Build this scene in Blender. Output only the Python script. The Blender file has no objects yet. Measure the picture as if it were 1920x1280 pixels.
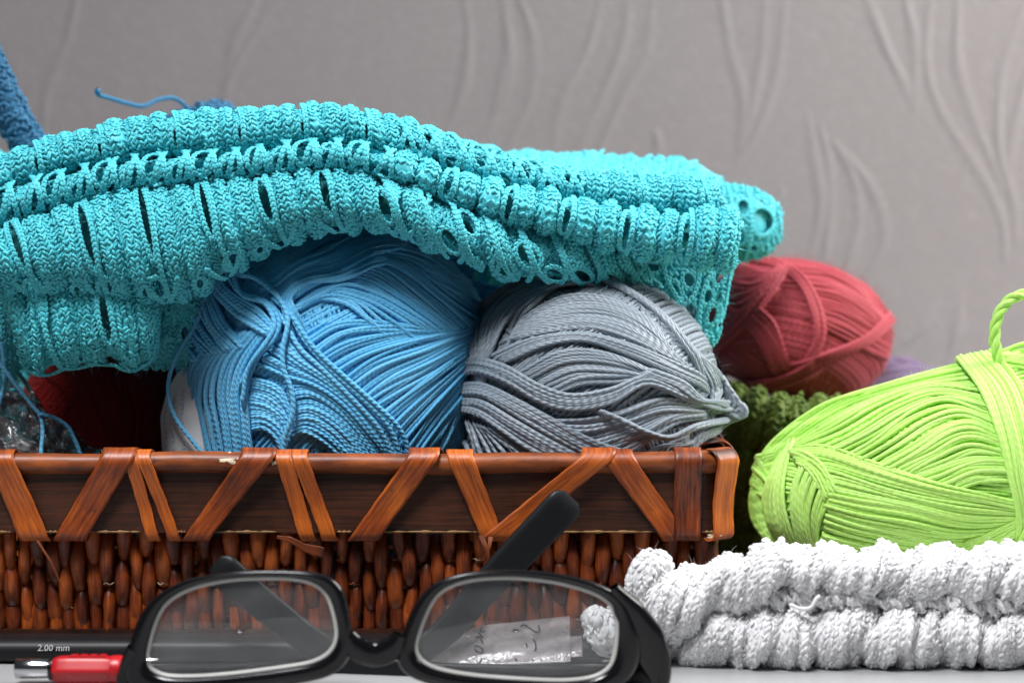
import bpy, math, random
import numpy as np

# ---------------------------------------------------------------- camera, world, lamps, exposure
scene = bpy.context.scene
D2R = math.pi / 180
CAM = np.array([0.0, -620.0, 125.0])      # millimetres; the meshes are scaled to metres on creation
PITCH = 3.0 * D2R
FPX = 4492.0                               # focal length in photograph pixels (1920 wide)
cam_data = bpy.data.cameras.new('camera')
cam_data.sensor_width = 36.0
cam_data.lens = 36.0 * FPX / 1920.0
cam_data.clip_start = 0.01
cam_data.clip_end = 20.0
cam_data.dof.use_dof = True
cam_data.dof.focus_distance = 0.690
cam_data.dof.aperture_fstop = 9.5
cam = bpy.data.objects.new('camera', cam_data)
scene.collection.objects.link(cam)
cam.location = CAM * 0.001
cam.rotation_euler = (math.pi / 2 - PITCH, 0, 0)
scene.camera = cam

world = bpy.data.worlds.new('World')
scene.world = world
world.use_nodes = True
world.node_tree.nodes['Background'].inputs[0].default_value = (0.80, 0.88, 1.0, 1)
world.node_tree.nodes['Background'].inputs[1].default_value = 0.035


def area(name, loc, target, sx, sy, power, col, spread=180):
    l = bpy.data.lights.new(name, 'AREA')
    l.shape = 'RECTANGLE'
    l.size, l.size_y, l.energy, l.color = sx, sy, power, col
    o = bpy.data.objects.new(name, l)
    scene.collection.objects.link(o)
    o.location = loc
    v = np.array(target) - np.array(loc)
    import mathutils
    o.rotation_euler = mathutils.Vector(v).to_track_quat('-Z', 'Y').to_euler()
    l.spread = spread * D2R
    return o


# a window high to the right of the table, and an unseen key lamp added in front, narrowed to spare the wall
area('window_light', (0.58, 0.13, 0.52), (0.16, 0.33, 0.14), 0.30, 0.40, 9.8, (1.0, 0.975, 0.955))
area('front_key_light', (-0.24, -0.38, 1.0), (-0.03, -0.01, 0.04), 0.32, 0.32, 2.95, (0.98, 0.98, 1.0), 72)

scene.view_settings.view_transform = 'Standard'
scene.view_settings.look = 'None'
scene.view_settings.exposure = 0.0
scene.view_settings.gamma = 1.0
scene.render.engine = 'CYCLES'
scene.cycles.max_bounces = 8
scene.cycles.transparent_max_bounces = 16

# ---------------------------------------------------------------- helpers
rng = np.random.default_rng(7)
random.seed(7)
FWD = np.array([0, math.cos(PITCH), -math.sin(PITCH)])
UPV = np.array([0, math.sin(PITCH), math.cos(PITCH)])


def ray(px, py):
    px = np.asarray(px, float); py = np.asarray(py, float)
    d = np.stack([(px - 960) / FPX, np.zeros_like(px), np.zeros_like(px)], -1)
    d = d + FWD + ((640 - py) / FPX)[..., None] * UPV
    return d


def P(px, py, Y):
    """the point of the table-top world (mm) at depth Y that is seen at a place of the photograph"""
    px, py, Y = np.broadcast_arrays(np.asarray(px, float), np.asarray(py, float), np.asarray(Y, float))
    d = ray(px, py)
    t = (Y - CAM[1]) / d[..., 1]
    return CAM + d * t[..., None]


def cr(pts, n):
    """Catmull-Rom resampling of a control polygon to n points, even in arc length"""
    p = np.asarray(pts, float)
    if len(p) == 2:
        return p[0] + (p[1] - p[0]) * np.linspace(0, 1, n)[:, None]
    e = np.vstack([2 * p[0] - p[1], p, 2 * p[-1] - p[-2]])
    k = 24
    t = np.linspace(0, 1, k, endpoint=False)[:, None]
    out = []
    for i in range(1, len(e) - 2):
        a, b, c, d = e[i - 1], e[i], e[i + 1], e[i + 2]
        out.append(0.5 * ((2 * b) + (c - a) * t + (2 * a - 5 * b + 4 * c - d) * t ** 2 + (3 * b - a - 3 * c + d) * t ** 3))
    out = np.vstack(out + [p[-1:]])
    s = np.concatenate([[0], np.cumsum(np.linalg.norm(np.diff(out, axis=0), axis=1))])
    q = np.linspace(0, s[-1], n)
    return np.stack([np.interp(q, s, out[:, j]) for j in range(p.shape[1])], -1)


def nrm(v):
    return v / np.maximum(np.linalg.norm(v, axis=-1, keepdims=True), 1e-9)


class MB:
    """collects quads; build() links them as ONE mesh object"""
    def __init__(self):
        self.v, self.f, self.uv, self.r, self.n = [], [], [], [], 0

    def quads(self, verts, faces, uv=None, rnd=0.5):
        verts = np.asarray(verts, float).reshape(-1, 3)
        faces = np.asarray(faces, int).reshape(-1, 4)
        self.v.append(verts)
        self.f.append(faces + self.n)
        self.uv.append(np.zeros((len(verts), 2)) if uv is None else np.asarray(uv, float).reshape(-1, 2))
        self.r.append(np.broadcast_to(np.asarray(rnd, float), (len(verts),)))
        self.n += len(verts)

    def grid(self, pts, wrap=False, uv=None, rnd=0.5, mask=None):
        pts = np.asarray(pts, float)
        a, b = pts.shape[:2]
        idx = np.arange(a * b).reshape(a, b)
        if wrap:
            nx = np.roll(idx, -1, 1)
            f = np.stack([idx[:-1], idx[1:], nx[1:], nx[:-1]], -1)
        else:
            f = np.stack([idx[:-1, :-1], idx[1:, :-1], idx[1:, 1:], idx[:-1, 1:]], -1)
        if mask is not None:
            f = f[mask]
        if uv is None:
            uv = np.stack(np.meshgrid(np.linspace(0, 1, a), np.linspace(0, 1, b), indexing='ij'), -1)
        self.quads(pts.reshape(-1, 3), f.reshape(-1, 4), uv.reshape(-1, 2), rnd)

    def tube(self, pts, rad, sides=6, rnd=None, closed=False, flat=1.0, up=None, ends=True):
        p = np.asarray(pts, float)
        n = len(p)
        rad = np.broadcast_to(np.asarray(rad, float), (n,)).copy()
        if closed:
            t = nrm(np.roll(p, -1, 0) - np.roll(p, 1, 0))
        else:
            t = nrm(np.gradient(p, axis=0))
        # parallel transported frame
        nn = np.zeros_like(p)
        ref = np.array(up if up is not None else (0.31, -0.9, 0.3))
        if up is not None:
            nn = nrm(ref - (t @ ref)[:, None] * t)
        else:
            cur = ref - t[0] * (t[0] @ ref)
            cur /= max(np.linalg.norm(cur), 1e-9)
            for i in range(n):
                cur = cur - t[i] * (t[i] @ cur)
                cur /= max(np.linalg.norm(cur), 1e-9)
                nn[i] = cur
        bb = np.cross(t, nn)
        s = np.concatenate([[0], np.cumsum(np.linalg.norm(np.diff(p, axis=0), axis=1))])
        if ends and not closed:
            rad[0] *= 0.35; rad[-1] *= 0.35
        ang = np.linspace(0, 2 * np.pi, sides, endpoint=False)
        g = p[:, None] + rad[:, None, None] * (np.cos(ang)[None, :, None] * nn[:, None] * flat + np.sin(ang)[None, :, None] * bb[:, None])
        v = np.arange(sides) / sides
        uv = np.stack([np.repeat(s[:, None], sides, 1), np.repeat(v[None], n, 0)], -1)
        if rnd is None:
            rnd = rng.random()
        if closed:
            g = np.concatenate([g, g[:1]]); uv = np.concatenate([uv, uv[-1:] + [1, 0]])
        self.grid(g, True, uv, rnd)

    def capsules(self, pos, axis, length, rad, nor, bend=0.0):
        """many small plump stitches at once; each bows along nor"""
        pos = np.asarray(pos, float); m = len(pos)
        if m == 0:
            return
        length = np.broadcast_to(np.asarray(length, float), (m,)); rad = np.broadcast_to(np.asarray(rad, float), (m,))
        a = nrm(np.asarray(axis, float)); nor = np.asarray(nor, float)
        nor = nrm(nor - (nor * a).sum(-1, keepdims=True) * a)
        b = np.cross(a, nor)
        zs = np.array([-1, -0.5, 0.5, 1.0]); rs = np.array([0.28, 1, 1, 0.28])
        k = 5
        ang = np.linspace(0, 2 * np.pi, k, endpoint=False)
        w = zs[None, :, None] * (length / 2)[:, None, None]
        g = pos[:, None, None] + w[..., None] * a[:, None, None]
        g = g + (bend * (1 - zs ** 2))[None, :, None, None] * nor[:, None, None] * length[:, None, None, None]
        rr = rs[None, :, None, None] * rad[:, None, None, None]
        g = g + rr * (np.cos(ang)[None, None, :, None] * nor[:, None, None] + np.sin(ang)[None, None, :, None] * b[:, None, None])
        L = len(zs)
        idx = np.arange(L * k).reshape(L, k); nx = np.roll(idx, -1, 1)
        f = np.stack([idx[:-1], idx[1:], nx[1:], nx[:-1]], -1).reshape(-1, 4)
        ff = f[None] + (np.arange(m) * L * k)[:, None, None]
        uv = np.zeros((m, L, k, 2)); uv[..., 0] = w; uv[..., 1] = np.arange(k) / k
        self.quads(g.reshape(-1, 3), ff.reshape(-1, 4), uv, np.repeat(rng.random(m), L * k))

    def hairs(self, p, nor, length, rad=0.035):
        p = np.asarray(p, float); m = len(p)
        nor = nrm(np.asarray(nor, float))
        t1 = nrm(rng.standard_normal((m, 3))); d0 = nrm(nor * rng.uniform(0.1, 1.0, (m, 1)) + 0.8 * t1); d1 = nrm(rng.standard_normal((m, 3)) + nor * 0.5)
        L = np.asarray(length, float).reshape(-1, 1) * np.ones((m, 1))
        s = np.array([0, 0.25, 0.5, 0.75, 1.0])
        q = p[:, None] + s[None, :, None] * (d0 * L)[:, None] + (s ** 2)[None, :, None] * (d1 * L * 0.6)[:, None]
        b1 = nrm(np.cross(d0, [0.2, 0.5, 0.84])); b2 = np.cross(d0, b1)
        ang = np.array([0, 2.094, 4.189])
        ring = np.cos(ang)[:, None] * b1[:, None] + np.sin(ang)[:, None] * b2[:, None]
        g = q[:, :, None] + rad * np.array([1, 1, 0.9, 0.7, 0.3])[None, :, None, None] * ring[:, None]
        idx = np.arange(15).reshape(5, 3); nx = np.roll(idx, -1, 1)
        f = np.stack([idx[:-1], idx[1:], nx[1:], nx[:-1]], -1).reshape(-1, 4)
        ff = f[None] + (np.arange(m) * 15)[:, None, None]
        self.quads(g.reshape(-1, 3), ff.reshape(-1, 4), None, np.repeat(rng.random(m), 15))

    def box(self, lo, hi, rnd=0.5):
        lo = np.asarray(lo, float); hi = np.asarray(hi, float)
        c = np.array([[x, y, z] for x in (0, 1) for y in (0, 1) for z in (0, 1)]) * (hi - lo) + lo
        self.quads(c, [[0, 1, 3, 2], [4, 6, 7, 5], [0, 4, 5, 1], [2, 3, 7, 6], [0, 2, 6, 4], [1, 5, 7, 3]], rnd=rnd)

    def build(self, name, mat, parent=None, origin=None, kind=None, smooth=True):
        if parent is not None and origin is None:
            origin = ORG[root_of(parent)]
        if origin is None:
            origin = (0, 0, 0)
        V = (np.vstack(self.v) - np.asarray(origin, float)) * 0.001
        F = np.vstack(self.f); UV = np.vstack(self.uv); R = np.concatenate(self.r)
        me = bpy.data.meshes.new(name)
        me.vertices.add(len(V)); me.vertices.foreach_set('co', V.astype(np.float32).ravel())
        me.loops.add(F.size); me.loops.foreach_set('vertex_index', F.astype(np.int32).ravel())
        me.polygons.add(len(F))
        me.polygons.foreach_set('loop_start', np.arange(0, F.size, 4, dtype=np.int32))
        me.polygons.foreach_set('loop_total', np.full(len(F), 4, np.int32))
        me.update(calc_edges=True)
        ul = me.uv_layers.new(name='UVMap')
        ul.data.foreach_set('uv', UV[F.ravel()].astype(np.float32).ravel())
        at = me.attributes.new('rnd', 'FLOAT', 'POINT')
        at.data.foreach_set('value', R.astype(np.float32))
        me.polygons.foreach_set('use_smooth', np.full(len(F), bool(smooth)))
        me.materials.append(mat)
        me.validate()
        return link(name, me, parent, kind)


ORG = {}


def root_of(o):
    while o.parent is not None:
        o = o.parent
    return o


def link(name, me, parent=None, kind=None, loc=None):
    o = bpy.data.objects.new(name, me)
    scene.collection.objects.link(o)
    if parent is not None:
        o.parent = parent
    if kind:
        o['kind'] = kind
    if loc is not None:
        o.location = np.asarray(loc, float) * 0.001
    return o


def thing(name, label, cat, origin, group=None):
    o = link(name, None)
    o.empty_display_size = 0.01
    o.location = np.asarray(origin, float) * 0.001
    ORG[o] = np.asarray(origin, float)
    o['label'] = label; o['category'] = cat
    if group:
        o['group'] = group
    return o


def tag(o, label, cat, group=None):
    o['label'] = label; o['category'] = cat
    if group:
        o['group'] = group
    return o


# ---------------------------------------------------------------- materials
class NT:
    def __init__(self, name):
        self.m = bpy.data.materials.new(name); self.m.use_nodes = True
        self.t = self.m.node_tree; self.t.nodes.clear()
        self.out = self.n('ShaderNodeOutputMaterial')

    def n(self, ty, **kw):
        x = self.t.nodes.new(ty)
        for k, v in kw.items():
            setattr(x, k, v)
        return x

    def l(self, a, b):
        self.t.links.new(a, b)

    def val(self, sock, v):
        if hasattr(v, 'is_output'):
            self.l(v, sock)
        else:
            sock.default_value = v

    def math(self, op, a, b=0.0, c=None):
        x = self.n('ShaderNodeMath', operation=op)
        self.val(x.inputs[0], a); self.val(x.inputs[1], b)
        if c is not None:
            self.val(x.inputs[2], c)
        return x.outputs[0]

    def mix(self, f, a, b, blend='MIX'):
        x = self.n('ShaderNodeMix', data_type='RGBA', blend_type=blend)
        self.val(x.inputs[0], f)
        self.val(x.inputs[6], (*a, 1) if isinstance(a, tuple) else a)
        self.val(x.inputs[7], (*b, 1) if isinstance(b, tuple) else b)
        return x.outputs[2]

    def noise(self, vec, scale, detail=3, rough=0.55):
        x = self.n('ShaderNodeTexNoise')
        x.inputs['Scale'].default_value = scale; x.inputs['Detail'].default_value = detail
        x.inputs['Roughness'].default_value = rough
        if vec is not None:
            self.l(vec, x.inputs['Vector'])
        return x.outputs[0]

    def ramp(self, f, stops):
        x = self.n('ShaderNodeValToRGB')
        e = x.color_ramp.elements
        while len(e) < len(stops):
            e.new(0.5)
        for el, (p, c) in zip(e, stops):
            el.position = p; el.color = (*c, 1) if len(c) == 3 else c
        self.l(f, x.inputs[0])
        return x.outputs[0]

    def bump(self, h, strength, dist, normal=None):
        x = self.n('ShaderNodeBump')
        x.inputs['Strength'].default_value = strength; x.inputs['Distance'].default_value = dist
        self.l(h, x.inputs['Height'])
        if normal is not None:
            self.l(normal, x.inputs['Normal'])
        return x.outputs[0]

    def prin(self, col, rough=0.5, normal=None, **kw):
        b = self.n('ShaderNodeBsdfPrincipled')
        self.val(b.inputs['Base Color'], (*col, 1) if isinstance(col, tuple) else col)
        self.val(b.inputs['Roughness'], rough)
        if normal is not None:
            self.l(normal, b.inputs['Normal'])
        for k, v in kw.items():
            self.val(b.inputs[k.replace('_', ' ')], v)
        return b

    def done(self, b):
        self.l(b.outputs[0], self.out.inputs[0]); return self.m


def yarn_mat(name, c1, c2, pitch=2.2, plies=2, bump=0.7, rough=0.6, sheen=0.35, spec=0.35, fuzz=1.0, sss=0.0):
    t = NT(name)
    uv = t.n('ShaderNodeUVMap'); uv.uv_map = 'UVMap'
    sp = t.n('ShaderNodeSeparateXYZ'); t.l(uv.outputs[0], sp.inputs[0])
    at = t.n('ShaderNodeAttribute'); at.attribute_name = 'rnd'
    u = t.math('MULTIPLY', sp.outputs[0], 1.0 / pitch)
    v = t.math('MULTIPLY', sp.outputs[1], float(plies))
    w = t.math('MULTIPLY', t.math('ADD', u, v), 2 * math.pi)
    h = t.math('SINE', w)
    co = t.n('ShaderNodeTexCoord').outputs['Object']
    nz = t.noise(co, 2600.0, 2)
    big = t.noise(co, 60.0, 2)
    f = t.math('ADD', t.math('MULTIPLY', at.outputs['Fac'], 0.55), t.math('MULTIPLY', big, 0.45))
    col = t.mix(f, c1, c2)
    hh = t.math('ADD', h, t.math('MULTIPLY', nz, 0.9 * fuzz))
    nor = t.bump(hh, bump, 0.00022)
    b = t.prin(col, rough, nor, Sheen_Weight=sheen, Sheen_Roughness=0.45, Specular_IOR_Level=spec)
    if sss:
        b.inputs['Subsurface Weight'].default_value = sss
        b.inputs['Subsurface Radius'].default_value = (1, 1, 1)
        b.inputs['Subsurface Scale'].default_value = 0.0012
    b.inputs['Sheen Tint'].default_value = (*[min(1, 0.35 + 0.65 * x / max(c2)) for x in c2], 1)
    return t.done(b)


def wood_mat(name, dark, mid, light, rough=0.33, su=0.05, sv=5.0, coat=0.35, wear=0.0, bump=0.25, bias=0.0, scorch=None):
    t = NT(name)
    uv = t.n('ShaderNodeUVMap'); uv.uv_map = 'UVMap'
    at = t.n('ShaderNodeAttribute'); at.attribute_name = 'rnd'
    oi = t.n('ShaderNodeObjectInfo')
    mp = t.n('ShaderNodeVectorMath', operation='MULTIPLY'); t.l(uv.outputs[0], mp.inputs[0]); mp.inputs[1].default_value = (su, sv, 1)
    off = t.n('ShaderNodeCombineXYZ')
    sh = t.math('ADD', t.math('MULTIPLY', oi.outputs['Random'], 37.0), t.math('MULTIPLY', at.outputs['Fac'], 53.0))
    t.l(sh, off.inputs[0]); t.l(sh, off.inputs[2])
    ad = t.n('ShaderNodeVectorMath', operation='ADD'); t.l(mp.outputs[0], ad.inputs[0]); t.l(off.outputs[0], ad.inputs[1])
    g = t.noise(ad.outputs[0], 3.0, 6, 0.62)
    co = t.n('ShaderNodeTexCoord').outputs['Object']
    blot = t.noise(co, 55.0, 4, 0.6)
    f = t.math('ADD', t.math('MULTIPLY', g, 0.75), t.math('MULTIPLY', blot, 0.55))
    f = t.math('ADD', f, t.math('MULTIPLY', oi.outputs['Random'], 0.30))
    f = t.math('ADD', f, bias - 0.29)
    col = t.ramp(f, [(0.22, dark), (0.5, mid), (0.78, light)])
    if wear > 0:
        wn = t.noise(co, 190.0, 5, 0.65)
        wf = t.ramp(wn, [(0.66, (0, 0, 0)), (0.7, (1, 1, 1))])
        col = t.mix(t.math('MULTIPLY', wf, wear), col, (0.02, 0.012, 0.01))
    if scorch:                                  # strips scorched brown-black where they were bent round the rim
        sx = t.n('ShaderNodeSeparateXYZ'); t.l(uv.outputs[0], sx.inputs[0])
        dd = t.math('ABSOLUTE', t.math('SUBTRACT', sx.outputs[0], scorch))
        ss = t.math('SUBTRACT', 1.25, t.math('ADD', t.math('MULTIPLY', dd, 0.26), t.math('MULTIPLY', blot, 0.9)))
        ss = t.math('MINIMUM', t.math('MAXIMUM', t.math('MULTIPLY', ss, 1.6), 0.0), 0.88)
        col = t.mix(ss, col, (0.022, 0.008, 0.006))
    nor = t.bump(t.math('ADD', g, t.math('MULTIPLY', t.noise(co, 900.0, 3), 0.25)), bump, 0.0006)
    rg = t.math('ADD', t.math('MULTIPLY', blot, 0.3), rough - 0.12)
    b = t.prin(col, rg, nor, Coat_Weight=coat, Coat_Roughness=0.25, Specular_IOR_Level=0.4)
    return t.done(b)


def plain(name, col, rough=0.5, noise=0.0, nscale=300, bump=0.0, **kw):
    t = NT(name)
    co = t.n('ShaderNodeTexCoord').outputs['Object']
    nz = t.noise(co, nscale, 4)
    c = col
    if noise:
        c = t.mix(nz, tuple(x * (1 - noise) for x in col), tuple(min(1, x * (1 + noise)) for x in col))
    nor = t.bump(nz, bump, 0.0004) if bump else None
    return t.done(t.prin(c, rough, nor, **kw))


M = {}
M['teal'] = yarn_mat('teal_cotton', (0.05, 0.50, 0.58), (0.11, 0.66, 0.74), pitch=1.1, bump=0.3, sheen=0.25, rough=0.5, spec=0.45, fuzz=0.35)
M['blue'] = yarn_mat('sky_blue_cotton', (0.075, 0.41, 0.72), (0.18, 0.58, 0.88), pitch=1.7, bump=0.42, fuzz=0.7)
M['grey'] = yarn_mat('grey_cotton', (0.13, 0.165, 0.20), (0.26, 0.31, 0.36), pitch=2.4, bump=0.36, rough=0.45, spec=0.55)
M['lime'] = yarn_mat('lime_cotton', (0.43, 0.77, 0.12), (0.58, 0.90, 0.25), pitch=2.6, bump=0.25)
M['coral'] = yarn_mat('coral_wool', (0.31, 0.028, 0.042), (0.46, 0.062, 0.085), pitch=2.0, bump=0.3)
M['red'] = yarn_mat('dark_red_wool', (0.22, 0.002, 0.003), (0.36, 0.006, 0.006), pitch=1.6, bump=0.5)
M['purple'] = yarn_mat('purple_wool', (0.12, 0.08, 0.15), (0.20, 0.145, 0.24), pitch=1.6, bump=0.4)
M['white'] = yarn_mat('white_acrylic', (0.74, 0.74, 0.755), (0.81, 0.81, 0.815), pitch=1.6, bump=0.2, sheen=0.25, rough=0.55, spec=0.4, fuzz=0.4, sss=0.45)
M['moss'] = yarn_mat('moss_green_wool', (0.035, 0.07, 0.004), (0.12, 0.18, 0.015), pitch=1.6, bump=0.5)
M['denim'] = yarn_mat('denim_blue_cotton', (0.02, 0.11, 0.22), (0.04, 0.20, 0.36), pitch=1.4, bump=0.6)
M['band'] = wood_mat('dark_split_board', (0.005, 0.002, 0.0015), (0.020, 0.006, 0.003), (0.085, 0.024, 0.008), rough=0.42, su=0.012, sv=9.0, coat=0.1, bias=-0.02)
M['rim'] = wood_mat('lacquered_cane', (0.014, 0.004, 0.002), (0.13, 0.028, 0.006), (0.34, 0.082, 0.015), rough=0.46, su=0.03, sv=2.0, wear=0.6, coat=0.08)
M['strip'] = wood_mat('orange_brown_strip', (0.014, 0.003, 0.002), (0.25, 0.045, 0.006), (0.60, 0.14, 0.012), rough=0.40, su=0.03, sv=3.2, wear=0.5, coat=0.15, bias=-0.01, scorch=15.0)
M['wicker'] = wood_mat('wicker_lacquer', (0.008, 0.002, 0.001), (0.16, 0.027, 0.005), (0.50, 0.11, 0.013), rough=0.38, su=0.04, sv=2.5, coat=0.22, wear=0.3, bias=-0.02)
M['rawedge'] = plain('raw_wood_edge', (0.24, 0.125, 0.035), 0.6, 0.5, 120)
M['chip'] = plain('chipped_bare_wood', (0.72, 0.60, 0.42), 0.7, 0.3, 400)
M['string'] = plain('pale_string', (0.45, 0.36, 0.24), 0.8, 0.2)
M['black'] = plain('glossy_black_plastic', (0.005, 0.005, 0.006), 0.17, 0.2, 700, Specular_IOR_Level=0.4)
M['tipblack'] = plain('matt_black_plastic', (0.007, 0.008, 0.009), 0.42, 0.3, 900, 0.08, Specular_IOR_Level=0.25)
M['barblack'] = plain('black_case_plastic', (0.008, 0.008, 0.009), 0.45, 0.3, 600, Specular_IOR_Level=0.25)
M['lensedge'] = plain('pale_lens_edge', (0.42, 0.42, 0.40), 0.35, 0.2, 60)
M['redplastic'] = plain('red_plastic', (0.44, 0.008, 0.013), 0.36, 0.06, 200, 0.05)
M['chrome'] = plain('chromed_metal', (0.62, 0.62, 0.63), 0.18, 0.1, 100, Metallic=1.0)
M['print'] = plain('pale_print', (0.62, 0.62, 0.62), 0.5)
M['ink'] = plain('black_ink', (0.015, 0.012, 0.02), 0.5)
M['paperblue'] = plain('blue_print', (0.02, 0.06, 0.36), 0.5)


def wall_mat():
    t = NT('grey_embossed_wallpaper')
    co = t.n('ShaderNodeTexCoord').outputs['Object']
    mp = t.n('ShaderNodeVectorMath', operation='MULTIPLY'); t.l(co, mp.inputs[0]); mp.inputs[1].default_value = (0.35, 1, 1.0)
    weave = t.noise(mp.outputs[0], 1230.0, 2)
    mp2 = t.n('ShaderNodeVectorMath', operation='MULTIPLY'); t.l(co, mp2.inputs[0]); mp2.inputs[1].default_value = (1.0, 1, 0.35)
    weave2 = t.noise(mp2.outputs[0], 1110.0, 2)
    s = t.math('ADD', weave, weave2)
    soft = t.noise(co, 14.0, 4)
    c = t.mix(soft, (0.292, 0.268, 0.270), (0.332, 0.306, 0.306))
    c = t.mix(t.ramp(s, [(0.6, (0, 0, 0)), (1.4, (0.42, 0.42, 0.42))]), c, (0.19, 0.172, 0.174))
    nor = t.bump(s, 0.45, 0.0004)
    return t.done(t.prin(c, 0.62, nor, Specular_IOR_Level=0.3))


M['wall'] = wall_mat()
M['table'] = plain('white_table_laminate', (0.33, 0.335, 0.34), 0.3, 0.03, 30, Specular_IOR_Level=0.5)


def lens_mat():
    t = NT('dusty_hazy_lens')
    co = t.n('ShaderNodeTexCoord').outputs['Object']
    tr = t.n('ShaderNodeBsdfTransparent'); tr.inputs[0].default_value = (0.93, 0.94, 0.94, 1)
    gl = t.n('ShaderNodeBsdfGlossy'); gl.inputs['Roughness'].default_value = 0.04; gl.inputs[0].default_value = (1, 1, 1, 1)
    lw = t.n('ShaderNodeFresnel'); lw.inputs[0].default_value = 1.5
    m1 = t.n('ShaderNodeMixShader'); t.l(lw.outputs[0], m1.inputs[0]); t.l(tr.outputs[0], m1.inputs[1]); t.l(gl.outputs[0], m1.inputs[2])
    df = t.n('ShaderNodeBsdfDiffuse'); df.inputs[0].default_value = (0.55, 0.56, 0.57, 1)
    vo = t.noise(co, 2300.0, 2, 0.7)
    speck = t.ramp(vo, [(0.69, (0, 0, 0)), (0.77, (1, 1, 1))])
    dust_haze = t.noise(co, 90.0, 4, 0.6)  # dust film, strengthened to imitate pale reflections on the lens
    f = t.math('ADD', t.math('MULTIPLY', speck, 0.22), t.math('MULTIPLY', dust_haze, 0.16))
    m2 = t.n('ShaderNodeMixShader'); t.l(f, m2.inputs[0]); t.l(m1.outputs[0], m2.inputs[1]); t.l(df.outputs[0], m2.inputs[2])
    t.l(m2.outputs[0], t.out.inputs[0])
    return t.m


def film_mat(name, opac, tint, rough=0.12, bumpy=0.5, nscale=130.0):
    t = NT(name)
    co = t.n('ShaderNodeTexCoord').outputs['Object']
    nz = t.noise(co, nscale, 4, 0.6)
    nor = t.bump(nz, bumpy, 0.002)
    tr = t.n('ShaderNodeBsdfTransparent'); tr.inputs[0].default_value = (0.95, 0.96, 0.97, 1)
    df = t.n('ShaderNodeBsdfDiffuse'); df.inputs[0].default_value = (*tint, 1); t.l(nor, df.inputs['Normal'])
    tl = t.n('ShaderNodeBsdfTranslucent'); tl.inputs[0].default_value = (*tint, 1)
    m0 = t.n('ShaderNodeMixShader'); m0.inputs[0].default_value = 0.35; t.l(df.outputs[0], m0.inputs[1]); t.l(tl.outputs[0], m0.inputs[2])
    m1 = t.n('ShaderNodeMixShader'); t.val(m1.inputs[0], t.math('MULTIPLY', t.math('ADD', nz, 0.5), opac))
    t.l(tr.outputs[0], m1.inputs[1]); t.l(m0.outputs[0], m1.inputs[2])
    gl = t.n('ShaderNodeBsdfGlossy'); gl.inputs['Roughness'].default_value = rough; t.l(nor, gl.inputs['Normal'])
    fr = t.n('ShaderNodeFresnel'); fr.inputs[0].default_value = 1.5; t.l(nor, fr.inputs['Normal'])
    m2 = t.n('ShaderNodeMixShader'); t.val(m2.inputs[0], t.math('MULTIPLY', fr.outputs[0], 1.6)); t.l(m1.outputs[0], m2.inputs[1]); t.l(gl.outputs[0], m2.inputs[2])
    t.l(m2.outputs[0], t.out.inputs[0])
    return t.m


def label_mat():
    """white paper band with rows of tiny, unreadable blue print"""
    t = NT('printed_paper_band')
    uv = t.n('ShaderNodeUVMap'); uv.uv_map = 'UVMap'
    sp = t.n('ShaderNodeSeparateXYZ'); t.l(uv.outputs[0], sp.inputs[0])
    u, v = sp.outputs[0], sp.outputs[1]
    row = t.math('FRACT', t.math('MULTIPLY', v, 13.0))
    rid = t.math('FLOOR', t.math('MULTIPLY', v, 13.0))
    inrow = t.math('MULTIPLY', t.math('GREATER_THAN', row, 0.30), t.math('LESS_THAN', row, 0.66))
    cb = t.n('ShaderNodeCombineXYZ'); t.l(t.math('MULTIPLY', u, 60.0), cb.inputs[0]); t.l(t.math('MULTIPLY', rid, 7.3), cb.inputs[1])
    t.l(t.math('MULTIPLY', row, 2.0), cb.inputs[2])
    nz = t.noise(cb.outputs[0], 1.0, 2)
    ink = t.math('MULTIPLY', inrow, t.math('GREATER_THAN', nz, 0.5))
    ink = t.math('MULTIPLY', ink, t.math('GREATER_THAN', u, 0.22))
    ink = t.math('MULTIPLY', ink, t.math('LESS_THAN', v, 0.86))
    c = t.mix(t.math('MULTIPLY', ink, 0.75), (0.80, 0.80, 0.80), (0.25, 0.42, 0.62))
    return t.done(t.prin(c, 0.45))


M['lens'] = lens_mat()
M['film'] = film_mat('clear_crumpled_film', 0.30, (0.55, 0.62, 0.66), 0.16, 0.9, 90.0)
M['tagfilm'] = film_mat('tape_and_paper', 0.62, (0.74, 0.68, 0.69), 0.15, 0.6, 240.0)
M['label'] = label_mat()

# ---------------------------------------------------------------- setting: table and papered wall
mb = MB()
mb.box((-900, -160, -18), (900, 348, 0))
tb = mb.build('table', M['table'], smooth=False)
tb['kind'] = 'structure'
WALL = 350.0
mb = MB()
mb.box((-1200, WALL, -400), (1200, WALL + 40, 1100))
wall = mb.build('wall', M['wall'], smooth=False)
wall['kind'] = 'structure'
ORG[wall] = np.zeros(3)


def W(pts):
    return [(900 + x / 1.8284, y / 1.8284) for x, y in pts]


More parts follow.
